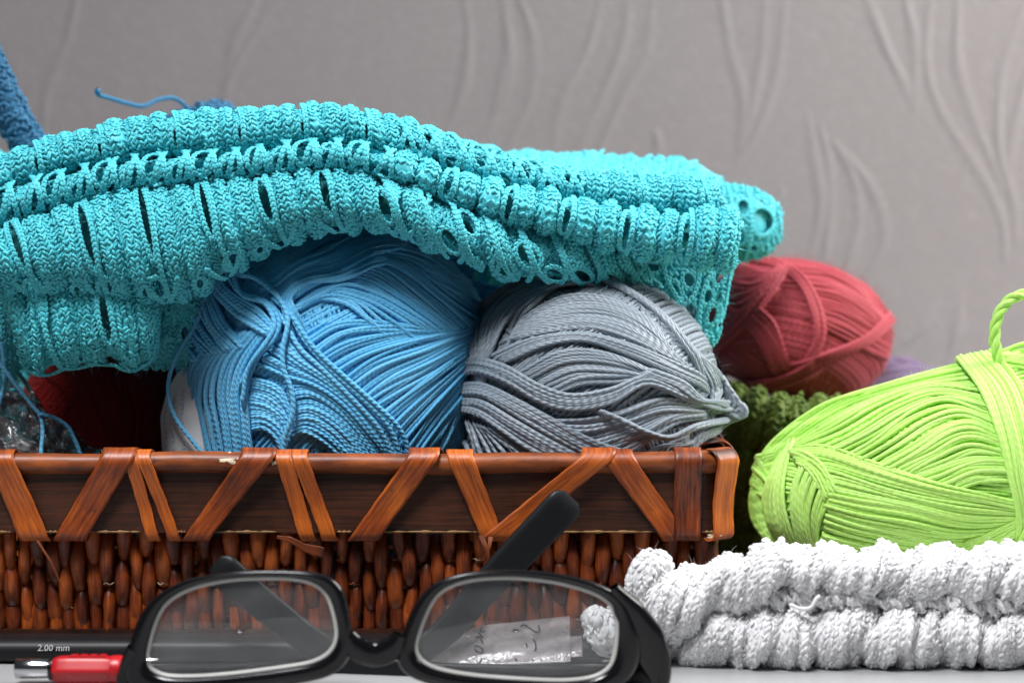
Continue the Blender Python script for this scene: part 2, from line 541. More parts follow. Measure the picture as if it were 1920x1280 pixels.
LINES = [W(p) for p in [
    [(60, -60), (75, 0), (100, 150), (90, 300), (40, 420), (-20, 520)],
    [(120, -60), (140, 0), (185, 150), (175, 330), (100, 500), (60, 580)],
    [(430, -60), (415, 0), (370, 170), (290, 320), (255, 500), (250, 600)],
    [(515, -60), (510, 0), (490, 150), (420, 330), (345, 500), (330, 600)],
    [(600, -60), (590, 0), (570, 180), (490, 340), (410, 520), (390, 620)],
    [(815, -60), (830, 0), (860, 180), (905, 350), (880, 530)],
    [(985, -60), (980, 0), (965, 200), (930, 380), (888, 540)],
    [(1055, -60), (1045, 0), (1020, 250), (940, 470), (860, 590), (800, 660)],
    [(1300, -60), (1330, 0), (1400, 180), (1460, 300), (1490, 390)],
    [(1450, -60), (1460, 0), (1490, 150), (1495, 390)],
    [(1555, -60), (1545, 0), (1530, 200), (1580, 380), (1720, 600), (1790, 760), (1800, 920)],
    [(1650, -60), (1640, 0), (1640, 220), (1700, 420), (1770, 590), (1800, 680)],
    [(1880, -60), (1850, 60), (1790, 250), (1780, 500), (1830, 700), (1840, 860)],
    [(1920, 150), (1865, 300), (1815, 560), (1850, 750)],
    [(1118, 370), (1140, 500), (1170, 700), (1130, 900)],
    [(1165, 420), (1200, 600), (1190, 850), (1150, 960)],
    [(1200, 470), (1270, 580), (1300, 750), (1250, 950)],
    [(1250, 510), (1360, 680), (1385, 830), (1310, 980)],
    [(600, 440), (612, 500), (600, 600)],
    [(950, 740), (1010, 700), (1045, 640)],
    [(1440, 1190), (1520, 1120), (1575, 1030)],
    [(1600, 1250), (1640, 1120), (1650, 1000)],
    [(2000, 200), (1950, 420), (1930, 700), (1960, 950)],
]] + [
    [(545, -40), (520, 0), (470, 80), (430, 150), (415, 230)],
    [(500, -40), (470, 20), (440, 80), (420, 160)],
    [(865, -40), (880, 60), (872, 150), (850, 220), (840, 260)],
    [(940, -40), (952, 60), (940, 160), (920, 240)],
    [(150, -40), (130, 60), (90, 170), (80, 260)],
    [(-60, -20), (-40, 150), (-90, 330)], [(-160, -20), (-130, 190), (-170, 400)],
    [(2080, -20), (2050, 200), (2090, 460)], [(2180, 100), (2150, 360), (2190, 620)],
]
for ln in LINES:
    q = cr(ln, 34)
    pts = P(q[:, 0], q[:, 1], WALL - 0.1)
    n = len(pts)
    k = np.clip(np.sin(np.linspace(0, np.pi, n)), 0, 1) ** 0.4
    hw = (3.0 + 0.6 * np.sin(np.linspace(0, 9, n) + rng.random() * 6)) * k + 0.2
    hh = (0.34 + 0.12 * np.sin(np.linspace(0, 7, n) + rng.random() * 6)) * k
    tg = nrm(np.gradient(pts, axis=0)); sd = nrm(np.cross(tg, [0, 1.0, 0]))
    e = np.linspace(-1, 1, 9)
    g = pts[:, None] + sd[:, None] * (e[None] * hw[:, None])[..., None] - np.array([0, 1.0, 0]) * (hh[:, None] * np.cos(np.pi * e / 2)[None] ** 2 - 0.1 + 0.02)[..., None]
    m1 = MB(); m1.grid(g)
    m1.build('embossed_line', M['wall'], wall)
# ---------------------------------------------------------------- basket
BY = 61.0                                   # depth of the front rim's axis
BXR = 61.0                                  # axis of the right-hand rim
BXL = -235.0
BYB = 212.0
RIMZ = float(P(960, 868, BY)[2])
RIMR = 3.0
BAND_T = float(P(960, 888, BY)[2]); BAND_B = float(P(960, 998, BY)[2])
basket = thing('wicker_basket', 'long brown lacquered wicker basket with zigzag strip binding, holding yarn balls', 'basket', (-85, 135, 0))


def basket_path(off, n_c=8, rc=7.0):
    """plan outline of the basket, from the far left along the front, round the corners; off > 0 is outwards"""
    pts = []
    for cx, cy, a0 in ((BXL + rc, BY + rc, 180), (BXR - rc, BY + rc, 270), (BXR - rc, BYB - rc, 0), (BXL + rc, BYB - rc, 90)):
        for k in range(n_c + 1):
            a = (a0 + 90 * k / n_c) * D2R
            pts.append((cx + (rc + off) * math.cos(a), cy + (rc + off) * math.sin(a)))
    return np.array(pts)


def dense_loop(p, step=4.0):
    p = np.vstack([p, p[:1]])
    s = np.concatenate([[0], np.cumsum(np.linalg.norm(np.diff(p, axis=0), axis=1))])
    q = np.arange(0, s[-1], step)
    return np.stack([np.interp(q, s, p[:, 0]), np.interp(q, s, p[:, 1])], -1)


# the rim: two canes laid side by side, inner and outer
for off, z, r in ((0.2, RIMZ, 3.0), (-5.0, RIMZ - 0.6, 2.6)):
    pl = dense_loop(basket_path(off))
    wob = 0.25 * np.sin(np.arange(len(pl)) * 0.21) + 0.15 * np.sin(np.arange(len(pl)) * 0.53 + 1)
    m1 = MB(); m1.tube(np.c_[pl, z + wob], r + 0.12 * np.sin(np.arange(len(pl)) * 0.37), 14, rnd=rng.random(), closed=True)
    m1.build('rim_cane', M['rim'], basket)
# the flat board under it
lo = dense_loop(basket_path(0.6)); li = dense_loop(basket_path(-1.2))
n = min(len(lo), len(li))
q = np.linspace(0, 1, 220, endpoint=False)


def loop_at(off, q):
    p = basket_path(off); p = np.vstack([p, p[:1]])
    s = np.concatenate([[0], np.cumsum(np.linalg.norm(np.diff(p, axis=0), axis=1))])
    return np.stack([np.interp(q * s[-1], s, p[:, 0]), np.interp(q * s[-1], s, p[:, 1])], -1), s[-1]


q = np.linspace(0, 1, 420, endpoint=False)
po, slen = loop_at(0.4, q); pi_, _ = loop_at(-1.6, q)
zt = np.full(len(q), BAND_T + 1.0); zb = BAND_B + 0.12 * np.sin(q * 300) + 0.1 * np.sin(q * 91)
prof = []
for (pp, zz) in ((po, zt), (po, zt * 0.66 + zb * 0.34), (po, zt * 0.33 + zb * 0.67), (po, zb), (pi_, zb), (pi_, zt)):
    prof.append(np.c_[pp, zz])
g = np.stack(prof, 1); g = np.concatenate([g, g[:1]])
uv = np.zeros(g.shape[:2] + (2,)); uv[..., 0] = np.append(q, 1)[:, None] * slen; uv[..., 1] = np.array([0, .33, .67, 1, 1.1, 1.2])
m1 = MB(); m1.grid(g, True, uv); m1.build('rim_board', M['band'], basket, smooth=False)
# the pale raw lower edge of the board, showing here and there
for k, (xa, xb) in enumerate(((-40, 20), (85, 112), (165, 262), (330, 348), (398, 520), (632, 660), (715, 902), (1055, 1222), (1316, 1345))):
    y0 = BY - 0.4 - 0.55
    a = P(xa, 995, y0); b = P(xb, 997, y0)
    m1 = MB()
    n = 24
    t = np.linspace(0, 1, n)
    c = a + (b - a) * t[:, None]
    c[:, 2] = BAND_B + 0.35
    hh = (0.36 + 0.15 * np.sin(t * 19 + k) + 0.12 * np.sin(t * 47 + 2 * k)) * np.sin(np.pi * np.clip(t, 0.03, 0.97)) ** 0.25
    m1.tube(c, hh, 6, flat=0.5, up=(0, -1, 0))
    m1.build('raw_edge', M['rawedge'], basket)


def ribbon(mb, path, wdir, half, thick=0.8, crown=0.35, jag=0.07, rnd=None, u0=0.0):
    """a flat split-cane strip along path; wdir is its width direction, rounded across"""
    p = np.asarray(path, float); n = len(p)
    t = nrm(np.gradient(p, axis=0)); w = np.broadcast_to(np.asarray(wdir, float), p.shape)
    no = nrm(np.cross(w, t))
    half = np.broadcast_to(np.asarray(half, float), (n,)).copy()
    s = np.concatenate([[0], np.cumsum(np.linalg.norm(np.diff(p, axis=0), axis=1))])
    ph = rng.random(4) * 6
    la = half + jag * (np.sin(s * 0.9 + ph[0]) + 0.6 * np.sin(s * 2.3 + ph[1]))
    lb = half + jag * (np.sin(s * 0.8 + ph[2]) + 0.6 * np.sin(s * 2.1 + ph[3]))
    e = np.linspace(-1, 1, 9)
    rows = []
    wav = 0.10 * rng.standard_normal(9)
    for k, x in enumerate(e):
        rows.append(p + w * (x * np.where(x < 0, la, lb))[:, None] + no * (crown * (1 - x * x) + wav[k] * (1 - x * x) * np.sin(s * 0.5 + ph[0])[:] )[:, None])
    for x in e[::-1]:
        rows.append(p + w * (x * np.where(x < 0, la, lb))[:, None] + no * float(crown * (1 - x * x) - thick * (1 - 0.4 * abs(x) ** 3)))
    g = np.stack(rows, 1)
    uv = np.zeros(g.shape[:2] + (2,)); uv[..., 0] = s[:, None] + u0; uv[..., 1] = np.r_[np.linspace(0, 1, 9), np.linspace(1, 0, 9)]
    mb.grid(g, True, uv, rng.random() if rnd is None else rnd)


def strip(xt, xb, wt, wb, name='wrap_strip', frame=None, lift=0.0, split=None, back=True):
    """a binding strip: from behind the rim, over it, down the board at a slant and in under its lower edge.
    xt/xb: distances along the wall (mm, from frame origin) at top and bottom; wt/wb half widths"""
    if frame is None:
        frame = (np.array([0, BY, 0.0]), np.array([1, 0, 0.0]), np.array([0, -1, 0.0]))
    o, tt, nn = frame
    prof = []
    R = RIMR + 0.55 + lift
    if back:
        prof += [(-0.22, -9.2, RIMZ - 7), (-0.20, -8.6, RIMZ - 2), (-0.16, -7.0, RIMZ + 2.2)]
    for a in (100, 75, 50, 25, 5):
        prof.append((-0.10 + (100 - a) / 95 * 0.16, 0.2 + R * math.cos(a * D2R), RIMZ + R * math.sin(a * D2R)))
    zl = RIMZ - 3
    prof += [(0.2, 3.0 + lift, RIMZ - 3.2), (0.45, 1.75 + lift, (BAND_T + BAND_B) / 2 + 1), (0.75, 1.55 + lift, BAND_B + 5), (0.95, 1.75 + lift, BAND_B + 0.6),
             (1.03, 1.35 + lift, BAND_B - 1.3), (1.06, -0.5, BAND_B - 2.0), (1.08, -3.0, BAND_B - 0.6)]
    f = np.array(prof)
    k0 = 3 if back else 0
    f[k0:, 0] = np.clip((RIMZ + 2.5 - f[k0:, 2]) / (RIMZ + 2.5 - BAND_B), 0, 1.1)
    if back:
        f[:3, 0] = (-0.12, -0.1, -0.05)
    c = cr(f, 46)
    path = o + tt * (xt + (xb - xt) * c[:, 0])[:, None] + nn * c[:, 1][:, None] + np.array([0, 0, 1.0]) * c[:, 2][:, None]
    fr = np.clip(c[:, 0], 0, 1)
    half = wt + (wb - wt) * fr
    m1 = MB()
    if split is None:
        ribbon(m1, path, tt, half, u0=0.0 if back else 12.0)
    else:
        # a strip that has cracked lengthwise: two tongues that part downwards
        gap = split * np.clip((fr - 0.12) / 0.9, 0, 1)
        ribbon(m1, path - tt * (half * 0.5 + gap * 0.5)[:, None], tt, half * 0.5 - gap * 0.25 + 0.02, rnd=0.3)
        ribbon(m1, path + tt * (half * 0.5 + gap * 0.5)[:, None] - nn * 0.05, tt, half * 0.5 - gap * 0.25 + 0.02, rnd=0.31)
    return m1.build(name, M['strip'], basket)


def xf(px, y=BY - 2):
    return (px - 960) * (y - CAM[1]) / FPX


PXM = (BY - 2 - CAM[1]) / FPX
for (xt, xb, wt, wb, lift, split) in [
        (-230, -330, 34, 31, 0.5, None), (-205, -120, 33, 30, 0, None),
        (-2, 55, 27, 29, 0, None), (-60, -165, 33, 31, 0.5, None),
        (222, 132, 36, 31, 0.5, None), (258, 300, 26, 34, 0, 1.7), (480, 372, 36, 31, 0.5, None), (535, 592, 32, 40, 0, 1.2),
        (793, 688, 35, 31, 0.5, None), (878, 920, 28, 26, 0, None), (1118, 945, 36, 34, 0.5, None), (1150, 1262, 32, 31, 0.1, None),
        (1288, 1290, 29, 28, 0.55, None)]:
    strip(xf(xt + rng.normal(0, 5)), xf(xb), wt * PXM * rng.uniform(0.82, 0.98), wb * PXM * rng.uniform(0.82, 1.0), lift=lift, split=split)
# corner and right-hand side
cs = math.sqrt(0.5)
strip(0.0, 0.4, 4.6, 4.3, frame=(np.array([BXR - 7 + 7 * cs - 0.2, BY + 7 - 7 * cs - 0.2, 0]), np.array([cs, cs, 0]), np.array([cs, -cs, 0])), lift=0.2, back=False)
for yt, yb, lf in ((86, 80, 0.5), (92, 104, 0), (124, 112, 0.5), (130, 142, 0), (162, 150, 0.5), (168, 180, 0)):
    strip(yt, yb, 4.8, 4.4, frame=(np.array([BXR, 0, 0.0]), np.array([0, 1.0, 0]), np.array([1.0, 0, 0])), lift=lf)
# torn sliver hanging under the broken strip
m1 = MB()
a = cr(np.array([P(520, 1006, 56.0), P(545, 1012, 55.0), P(572, 1026, 54.6), P(606, 1036, 55.6)]), 20)
ribbon(m1, a, np.array([0.15, 0, 1.0]) / 1.01, np.linspace(0.5, 1.6, 20), thick=0.5, crown=0.2)
m1.build('torn_sliver', M['strip'], basket)
# a patch where the lacquer has chipped off the rim, and smaller ones by the strips
for (px, py, a, b, ry) in ((425, 861, 22, 9, 0), (455, 856, 14, 7, 0), (516, 866, 12, 4, 0), (545, 852, 16, 3, 0), (1340, 1006, 12, 4, 0)):
    n = 26
    th = np.linspace(0, 2 * np.pi, n, endpoint=False)
    rr = 1 + 0.28 * np.sin(3 * th + px) + 0.2 * np.sin(5 * th + py) + 0.15 * np.sin(9 * th)
    m1 = MB()
    rows = []
    for k in (1.0, 0.6, 0.25, 0.02):
        x = xf(px) + a * PXM * rr * np.cos(th) * k
        z = P(px, py, BY - 3)[2] + b * PXM * rr * np.sin(th) * k
        dz = np.clip((z - RIMZ) / RIMR, -0.97, 0.97)
        y = BY - 0.2 - (RIMR + 0.16) * np.sqrt(1 - dz * dz) - (0.05 if k < 1 else -0.25)
        if py > 990:
            y = np.full(n, BY - 0.85)
        rows.append(np.c_[x, y, z])
    m1.grid(np.stack(rows), True)
    m1.build('lacquer_chip', M['chip'], basket)

# wicker: upright willow pieces, staggered, tied over hidden cross rods
STR = []
for k in range(9):
    m1 = MB()
    n = 15
    t = np.linspace(-1, 1, n)
    ln = 8.8
    bow = 0.5 + 0.25 * rng.random()
    x = 0.45 * np.sin(t * 2 + rng.random() * 6) * rng.random() + 0.25 * rng.standard_normal() * t
    pts = np.c_[x, 3.0 * np.abs(t) ** 2.2 * (1 + bow * 0.3), t * ln]
    pk = 0.25 * rng.standard_normal()
    rad = 2.6 * (1 - 0.33 * np.abs(t - pk * 0.3 * (1 - t * t)) ** 1.7) + 0.09 * rng.standard_normal(n)
    rad = np.clip(rad, 1.0, 3)
    m1.tube(pts, rad, 10, rnd=rng.random(), up=(0, -1, 0.0), flat=1.1)
    V = MB(); V.v, V.f, V.uv, V.r, V.n = m1.v, m1.f, m1.uv, m1.r, m1.n
    ob = V.build('wicker_strand', M['wicker'], None, (0, 0, 0))
    STR.append(ob.data)
    bpy.data.objects.remove(ob)
org = ORG[basket]
zrow = BAND_B - 4.0
cols = np.arange(-152, 59.5, 3.95)
rows_n = 4
count = 0


def wick(x, y, z, rz, sc, depth_flip=False):
    o = bpy.data.objects.new('wicker_strand', STR[int(rng.integers(len(STR)))])
    scene.collection.objects.link(o)
    o.parent = basket
    o.location = (np.array([x, y, z]) - org) * 0.001
    o.rotation_euler = (rng.normal(0, 0.05), rng.normal(0, 0.045), rz + rng.normal(0, 0.12))
    o.scale = (sc * rng.uniform(0.72, 1.02), sc * rng.uniform(0.9, 1.05), rng.uniform(0.93, 1.08))
    return o


ROWS = np.arange(BAND_B - 1.0, -4, -7.2)
BT = 0.0
for i, x in enumerate(cols):
    for j, z in enumerate(ROWS):
        front = (i + j) % 2 == 0
        zz = z + rng.normal(0, 0.7)
        lean = (zz - BAND_B) * 0.02
        if front:
            wick(x + rng.normal(0, 0.35), BY + 3.4 + 0.16 * (BAND_B - max(zz, 8.5)), max(zz, 8.5), 0, 1.0)
for i, x in enumerate(cols[::2]):
    wick(x + 2.0 + rng.normal(0, 0.4), BY + 9.6, ROWS[1] + rng.normal(0, 1.5) + (3.5 if i % 2 else -3.5), 0, 1.0)
for i, y in enumerate(np.arange(BY + 10, BYB - 6, 6.0)):
    for j, z in enumerate(ROWS):
        if (i + j) % 2 == 0:
            wick(BXR - 3.4, y, max(z, 8.5), math.pi / 2, 1.0)
# cross rods behind and string knots between the pieces
for j, z in enumerate(ROWS[:-1]):
    zz = z - 3.6
    m1 = MB(); m1.tube(np.c_[np.linspace(BXL + 4, BXR - 4, 60), np.full(60, BY + 6.2 + 0.16 * (BAND_B - zz)), np.full(60, zz)], 1.5, 8)
    m1.build('cross_rod', M['wicker'], basket)
for i, x in enumerate(cols):
    for j, z in enumerate(ROWS):
        if (i + j) % 2 == 1 and 9 < z < BAND_B - 3 and rng.random() < 0.4:
            m1 = MB()
            t = np.linspace(-1, 1, 9)
            m1.tube(np.c_[x + 1.7 * t, BY + 1.9 + 0.16 * (BAND_B - z) + 1.3 * t ** 2, z + 0.3 * np.sin(t * 5 + i)], 0.22 + 0.07 * np.sin(t * 20), 5)
            m1.build('tie_string', M['string'] if rng.random() < 0.45 else M['wicker'], basket)
# floor and back panel
m1 = MB(); m1.box((BXL + 5, BY + 5, 3), (BXR - 5, BYB - 5, 6)); m1.build('floor_panel', M['band'], basket, smooth=False)
m1 = MB(); m1.box((BXL + 4, BYB - 3.5, 1), (BXR - 4, BYB - 1, BAND_B + 1)); m1.build('back_panel', M['wicker'], basket, smooth=False)
m1 = MB(); m1.box((BXL + 1, BY + 4, 1), (BXL + 3, BYB - 4, BAND_B + 1)); m1.build('side_panel', M['wicker'], basket, smooth=False)
m1 = MB(); m1.tube(np.c_[np.linspace(BXL + 4, BXR - 3, 60), np.full(60, BY + 7.4), np.full(60, 1.9)], 1.9, 8); m1.build('base_rod', M['wicker'], basket)
# broken leaf-like scraps of strip under the board
for (x0, y0, x1, y1, w) in ((902, 1003, 915, 1062, 6), (920, 1000, 905, 1050, 5), (70, 1012, 120, 1110, 3)):
    m1 = MB()
    a = cr(np.array([P(x0, y0, BY - 2.0), P((x0 + x1) / 2 + 5, (y0 + y1) / 2, BY - 3.4), P(x1, y1, BY - 2.6)]), 14)
    ribbon(m1, a, np.array([1.0, 0, 0]), np.linspace(1, 0.25, 14) * w * PXM, thick=0.35, crown=0.15)
    m1.build('strip_scrap', M['rim'], basket)
# ---------------------------------------------------------------- yarn balls
class Egg:
    def __init__(self, c, R, rot=(0, 0, 0), k=2.0):
        import mathutils
        self.c = np.asarray(c, float); self.R = R; self.k = k
        self.M = np.array(mathutils.Euler([a * D2R for a in rot]).to_matrix())   # local -> world

    def F(self, p):
        q = (p - self.c) @ self.M
        rx, ry, ru, rd = self.R
        rz = np.where(q[..., 2] > 0, ru, rd)
        k = self.k
        return (np.abs(q[..., 0] / rx) ** k + np.abs(q[..., 1] / ry) ** k + np.abs(q[..., 2] / rz) ** k) ** (1 / k) - 1

    def grad(self, p):
        e = 0.05
        return np.stack([(self.F(p + d) - self.F(p - d)) / (2 * e) for d in np.eye(3) * e], -1)

    def nor(self, p):
        return nrm(self.grad(p))

    def snap(self, p, it=3):
        for _ in range(it):
            g = self.grad(p)
            p = p - (self.F(p) / np.maximum((g * g).sum(-1), 1e-9))[..., None] * g
        return p

    def at(self, px, py):
        """where the line of sight through a photograph place first meets the ball; beside it, the nearest point on that line"""
        d = ray(px, py)
        far = max(self.R) * 1.3
        y0, y1 = self.c[1] - far, self.c[1] + far
        ts = np.linspace(y0 - CAM[1], y1 - CAM[1], 260)
        T = ts / d[..., 1:2]
        p = CAM + d[..., None, :] * T[..., None]
        f = self.F(p)
        hit = f <= 0
        i = np.where(hit.any(-1), hit.argmax(-1), f.argmin(-1))
        i0 = np.maximum(i - 1, 0)
        fi = np.take_along_axis(f, i[..., None], -1)[..., 0]; f0 = np.take_along_axis(f, i0[..., None], -1)[..., 0]
        w = np.where(hit.any(-1), np.clip(f0 / np.maximum(f0 - fi, 1e-9), 0, 1), 1.0)
        t = np.take_along_axis(T, i0[..., None], -1)[..., 0] * (1 - w) + np.take_along_axis(T, i[..., None], -1)[..., 0] * w
        return CAM + d * t[..., None]

    def core(self, scale, nu=40, nv=28):
        th = np.linspace(0.02, np.pi - 0.02, nv); ph = np.linspace(0, 2 * np.pi, nu, endpoint=False)
        d = np.stack([np.sin(th)[:, None] * np.cos(ph), np.sin(th)[:, None] * np.sin(ph), np.repeat(np.cos(th)[:, None], nu, 1)], -1)
        return self.dirs(d, scale)

    def dirs(self, d, scale=1.0):
        p0 = self.c + (d @ self.M.T) * 1.0
        f = self.F(p0) + 1          # homogeneous of degree one
        return self.c + (d @ self.M.T) * (scale / f)[..., None]


def bundle(ball, guides, n, r, lift=0.0, jit=2.0, ext=(22, 22), K=36, mb=None, sides=5, arch=0.0, rough=0.35, tuck=1.5, messy=1.0):
    """n strands spread between guide lines (photograph places), laid on the ball and tucked in at both ends"""
    G = np.stack([cr(g, K) for g in guides])
    m = len(G)
    t = np.linspace(0, 1, n) if n > 1 else np.array([0.5])
    if n > 2:
        t = np.clip(t + rng.normal(0, 0.22 * messy / n, n), 0, 1)
    if m == 1:
        S = np.repeat(G, n, 0)
    else:
        x = t * (m - 1)
        i = np.minimum(x.astype(int), m - 2); w = (x - i)
        S = G[i] * (1 - w)[:, None, None] + G[i + 1] * w[:, None, None]
    s = np.linspace(0, 1, K)
    a = rng.random((n, 1, 2)) * 6.28; fq = rng.uniform(1.5, 6.0, (n, 1, 2))
    S = S + jit * np.sin(a + fq * s[None, :, None]) * rng.uniform(0.2, 1.0, (n, 1, 1))
    p = ball.at(S[..., 0], S[..., 1])
    L = lift + rough * r * rng.random((n, 1)) + 0.25 * r * np.sin(rng.random((n, 1)) * 6 + s[None] * rng.uniform(2, 9, (n, 1)))
    L = L + arch * np.sin(np.pi * s)[None]
    N = ball.nor(p)
    q = p + N * L[..., None]
    mb = mb or MB()
    step = 1.6

    def extend(p0, p1, length, L0):
        if length <= 0:
            return np.zeros((n, 0, 3))
        cur = p0.copy(); d = nrm(p0 - p1); out = []
        m_ = int(length / step)
        for j in range(1, m_ + 1):
            nn = ball.nor(cur); d = nrm(d - nn * (d * nn).sum(-1, keepdims=True))
            cur = cur + d * step
            ff = ball.F(cur)
            tgt = ball.snap(cur, 2)
            cur = np.where((ff > 0.03)[:, None], tgt * 0.6 + cur * 0.4, tgt)
            out.append(cur + ball.nor(cur) * (L0 * (1 - j / m_) - tuck * (j / m_))[:, None])
        return np.stack(out, 1)
    pre = extend(p[:, 0], p[:, 2], ext[0], L[:, 0])[:, ::-1]
    post = extend(p[:, -1], p[:, -3], ext[1], L[:, -1])
    for k in range(n):
        mb.tube(np.vstack([pre[k], q[k], post[k]]), r * rng.uniform(0.93, 1.07), sides)
    return mb


def winding(ball, poles, n, r, spread=0.75, lift=-1.0, seg=64, sides=4):
    mb = MB()
    for pi_, pole in enumerate(poles):
        a = nrm(np.array(pole, float)); e1 = nrm(np.cross(a, [0.3, 0.5, 0.81])); e2 = np.cross(a, e1)
        for k in range(n):
            dl = spread * (2 * (k + 0.5) / n - 1) + rng.normal(0, 0.01)
            th = np.linspace(0, 2 * np.pi, seg, endpoint=False)
            tilt = rng.normal(0, 0.03, 3)
            d = nrm(np.cos(th)[:, None] * e1 + np.sin(th)[:, None] * e2 + dl * nrm(a + tilt))
            p = ball.dirs(d)
            nn = ball.nor(p)
            mb.tube(p + nn * (lift + 0.4 * r * pi_ + 0.5 * r * rng.random()), r, sides, closed=True)
    return mb


def ball_thing(name, label, ball, mat, poles, n, r, group=None, seg=60, spread=0.8, lift=-1.0, core=0.965):
    base = ball.c.copy(); base[2] = ball.c[2] - ball.R[3]
    t = thing(name, label, 'yarn ball', base, group)
    m = MB(); m.grid(ball.core(core), True); m.build('core', mat, t)
    winding(ball, poles, n, r, seg=seg, spread=spread, lift=lift).build('winding', mat, t, kind='stuff')
    return t


# ----- sky-blue ball
def z5(pts):
    return [(300 + x / 2.909, 420 + y / 2.909) for x, y in pts]


cb = P(630, 668, 116)
blue = Egg(cb, (46.5, 42.0, 40.0, cb[2] - 6.5), k=2.15)
tb_ = ball_thing('yarn_ball', 'sky-blue cotton yarn ball bulging up from the basket under the teal crochet', blue, M['blue'],
                 [(0.3, -0.4, 1), (1, 0.2, 0.3), (-0.5, 0.3, 0.8)], 62, 0.72)
bt = tb_
r = 0.68


def bb(guides, n, lift=0.4, **kw):
    bundle(blue, [z5(g) for g in guides], n, kw.pop('r', r), lift, **kw).build('strand_bundle', M['blue'], bt)


# lower right: strands sweeping up to the right-hand edge
bb([[(1480, 1300), (1560, 1180), (1620, 1050), (1660, 960)], [(1330, 1300), (1470, 1110), (1600, 930), (1700, 800)], [(1190, 1230), (1370, 1030), (1560, 850), (1730, 700)], [(1060, 1090), (1290, 930), (1500, 790), (1735, 630)],
    [(1000, 960), (1210, 800), (1470, 700), (1720, 580)], [(880, 800), (1080, 690), (1330, 620), (1640, 580)], [(800, 640), (960, 540), (1200, 530), (1560, 585)]], 50, 0.3, jit=5.5, rough=1.1)
# upper arm of the chevron: from the crest down to the right
bb([[(720, 480), (860, 420), (1010, 440), (1120, 520)], [(820, 430), (980, 370), (1180, 420), (1400, 540)], [(960, 340), (1120, 290), (1300, 400), (1520, 560)],
    [(1060, 270), (1230, 250), (1450, 400), (1640, 560)], [(1120, 190), (1350, 220), (1580, 400), (1730, 500)], [(1250, 130), (1480, 200), (1690, 330), (1790, 400)]], 34, 0.9, jit=3.0, rough=0.9)
# dark crown arcs right under the crochet
bb([[(560, 420), (700, 250), (880, 120), (1080, 60), (1300, 110), (1560, 230)], [(500, 350), (640, 190), (820, 60), (1020, 10), (1300, 60), (1640, 260)],
    [(430, 330), (560, 150), (740, 20), (960, -40), (1300, 0), (1700, 260)]], 30, 0.8, jit=2.0)
bb([[(700, 440), (820, 360), (960, 300), (1130, 200), (1300, 160)], [(640, 380), (800, 270), (950, 230), (1130, 130), (1320, 110)], [(560, 380), (720, 240), (900, 160), (1080, 90), (1300, 80)]], 20, 1.9, jit=2.0, ext=(10, 14))
bb([[(740, 470), (730, 420), (820, 350), (1000, 330), (1150, 260)], [(700, 520), (690, 420), (780, 330), (960, 290), (1160, 200)]], 7, 2.6, jit=2.0, ext=(10, 14))
# right edge loops
bb([[(1500, 240), (1700, 330), (1830, 370), (1850, 420), (1760, 470)], [(1450, 300), (1640, 400), (1760, 440), (1780, 500), (1700, 560)]], 9, 1.0, jit=3, ext=(10, 10))
# fan under the diagonal: bottom right
bb([[(500, 830), (640, 880), (700, 960), (735, 1080)], [(500, 930), (600, 960), (690, 1040), (720, 1130)], [(505, 1030), (590, 1040), (670, 1110), (700, 1200)], [(510, 1120), (580, 1110), (640, 1160), (680, 1260)]], 19, 0.8, jit=1.5, ext=(4, 4), rough=0.8)
bb([[(735, 1150), (800, 1130), (900, 1180), (1000, 1280)], [(735, 1050), (830, 1040), (960, 1110), (1100, 1270)], [(720, 950), (840, 940), (1000, 1050), (1180, 1270)], [(690, 850), (830, 860), (1010, 990), (1230, 1270)]], 19, 0.9, jit=1.8, ext=(3, 14), rough=0.8)
bb([[(560, 760), (690, 820), (860, 880), (1020, 1000), (1240, 1270)], [(640, 680), (760, 760), (920, 860), (1080, 1000), (1270, 1270)], [(700, 640), (800, 740), (950, 850), (1120, 1000), (1310, 1240)]], 12, 1.5, jit=2.0, ext=(4, 14), rough=0.8)
# left: upright sheaf bulging to the left
bb([[(640, 590), (560, 720), (500, 870), (500, 1050), (520, 1280)], [(560, 580), (440, 740), (400, 920), (420, 1100), (440, 1280)], [(450, 620), (340, 760), (300, 930), (320, 1100), (350, 1280)],
    [(330, 650), (230, 780), (210, 930), (240, 1100), (280, 1280)], [(190, 690), (130, 760), (160, 920), (200, 1090), (240, 1280)]], 24, 1.6, jit=2.4, ext=(6, 14), rough=1.1, r=0.78)
# upper arm of the left herringbone
bb([[(130, 560), (160, 640), (220, 740)], [(200, 500), (240, 600), (330, 700)], [(270, 430), (310, 560), (400, 680)], [(300, 380), (380, 540), (480, 660)]], 13, 2.3, jit=2.2, ext=(10, 5), rough=1.0, r=0.76)
bb([[(290, 340), (370, 440), (480, 540), (600, 610)], [(330, 300), (430, 400), (560, 480), (650, 580)]], 8, 3.2, jit=1.5, ext=(8, 5))
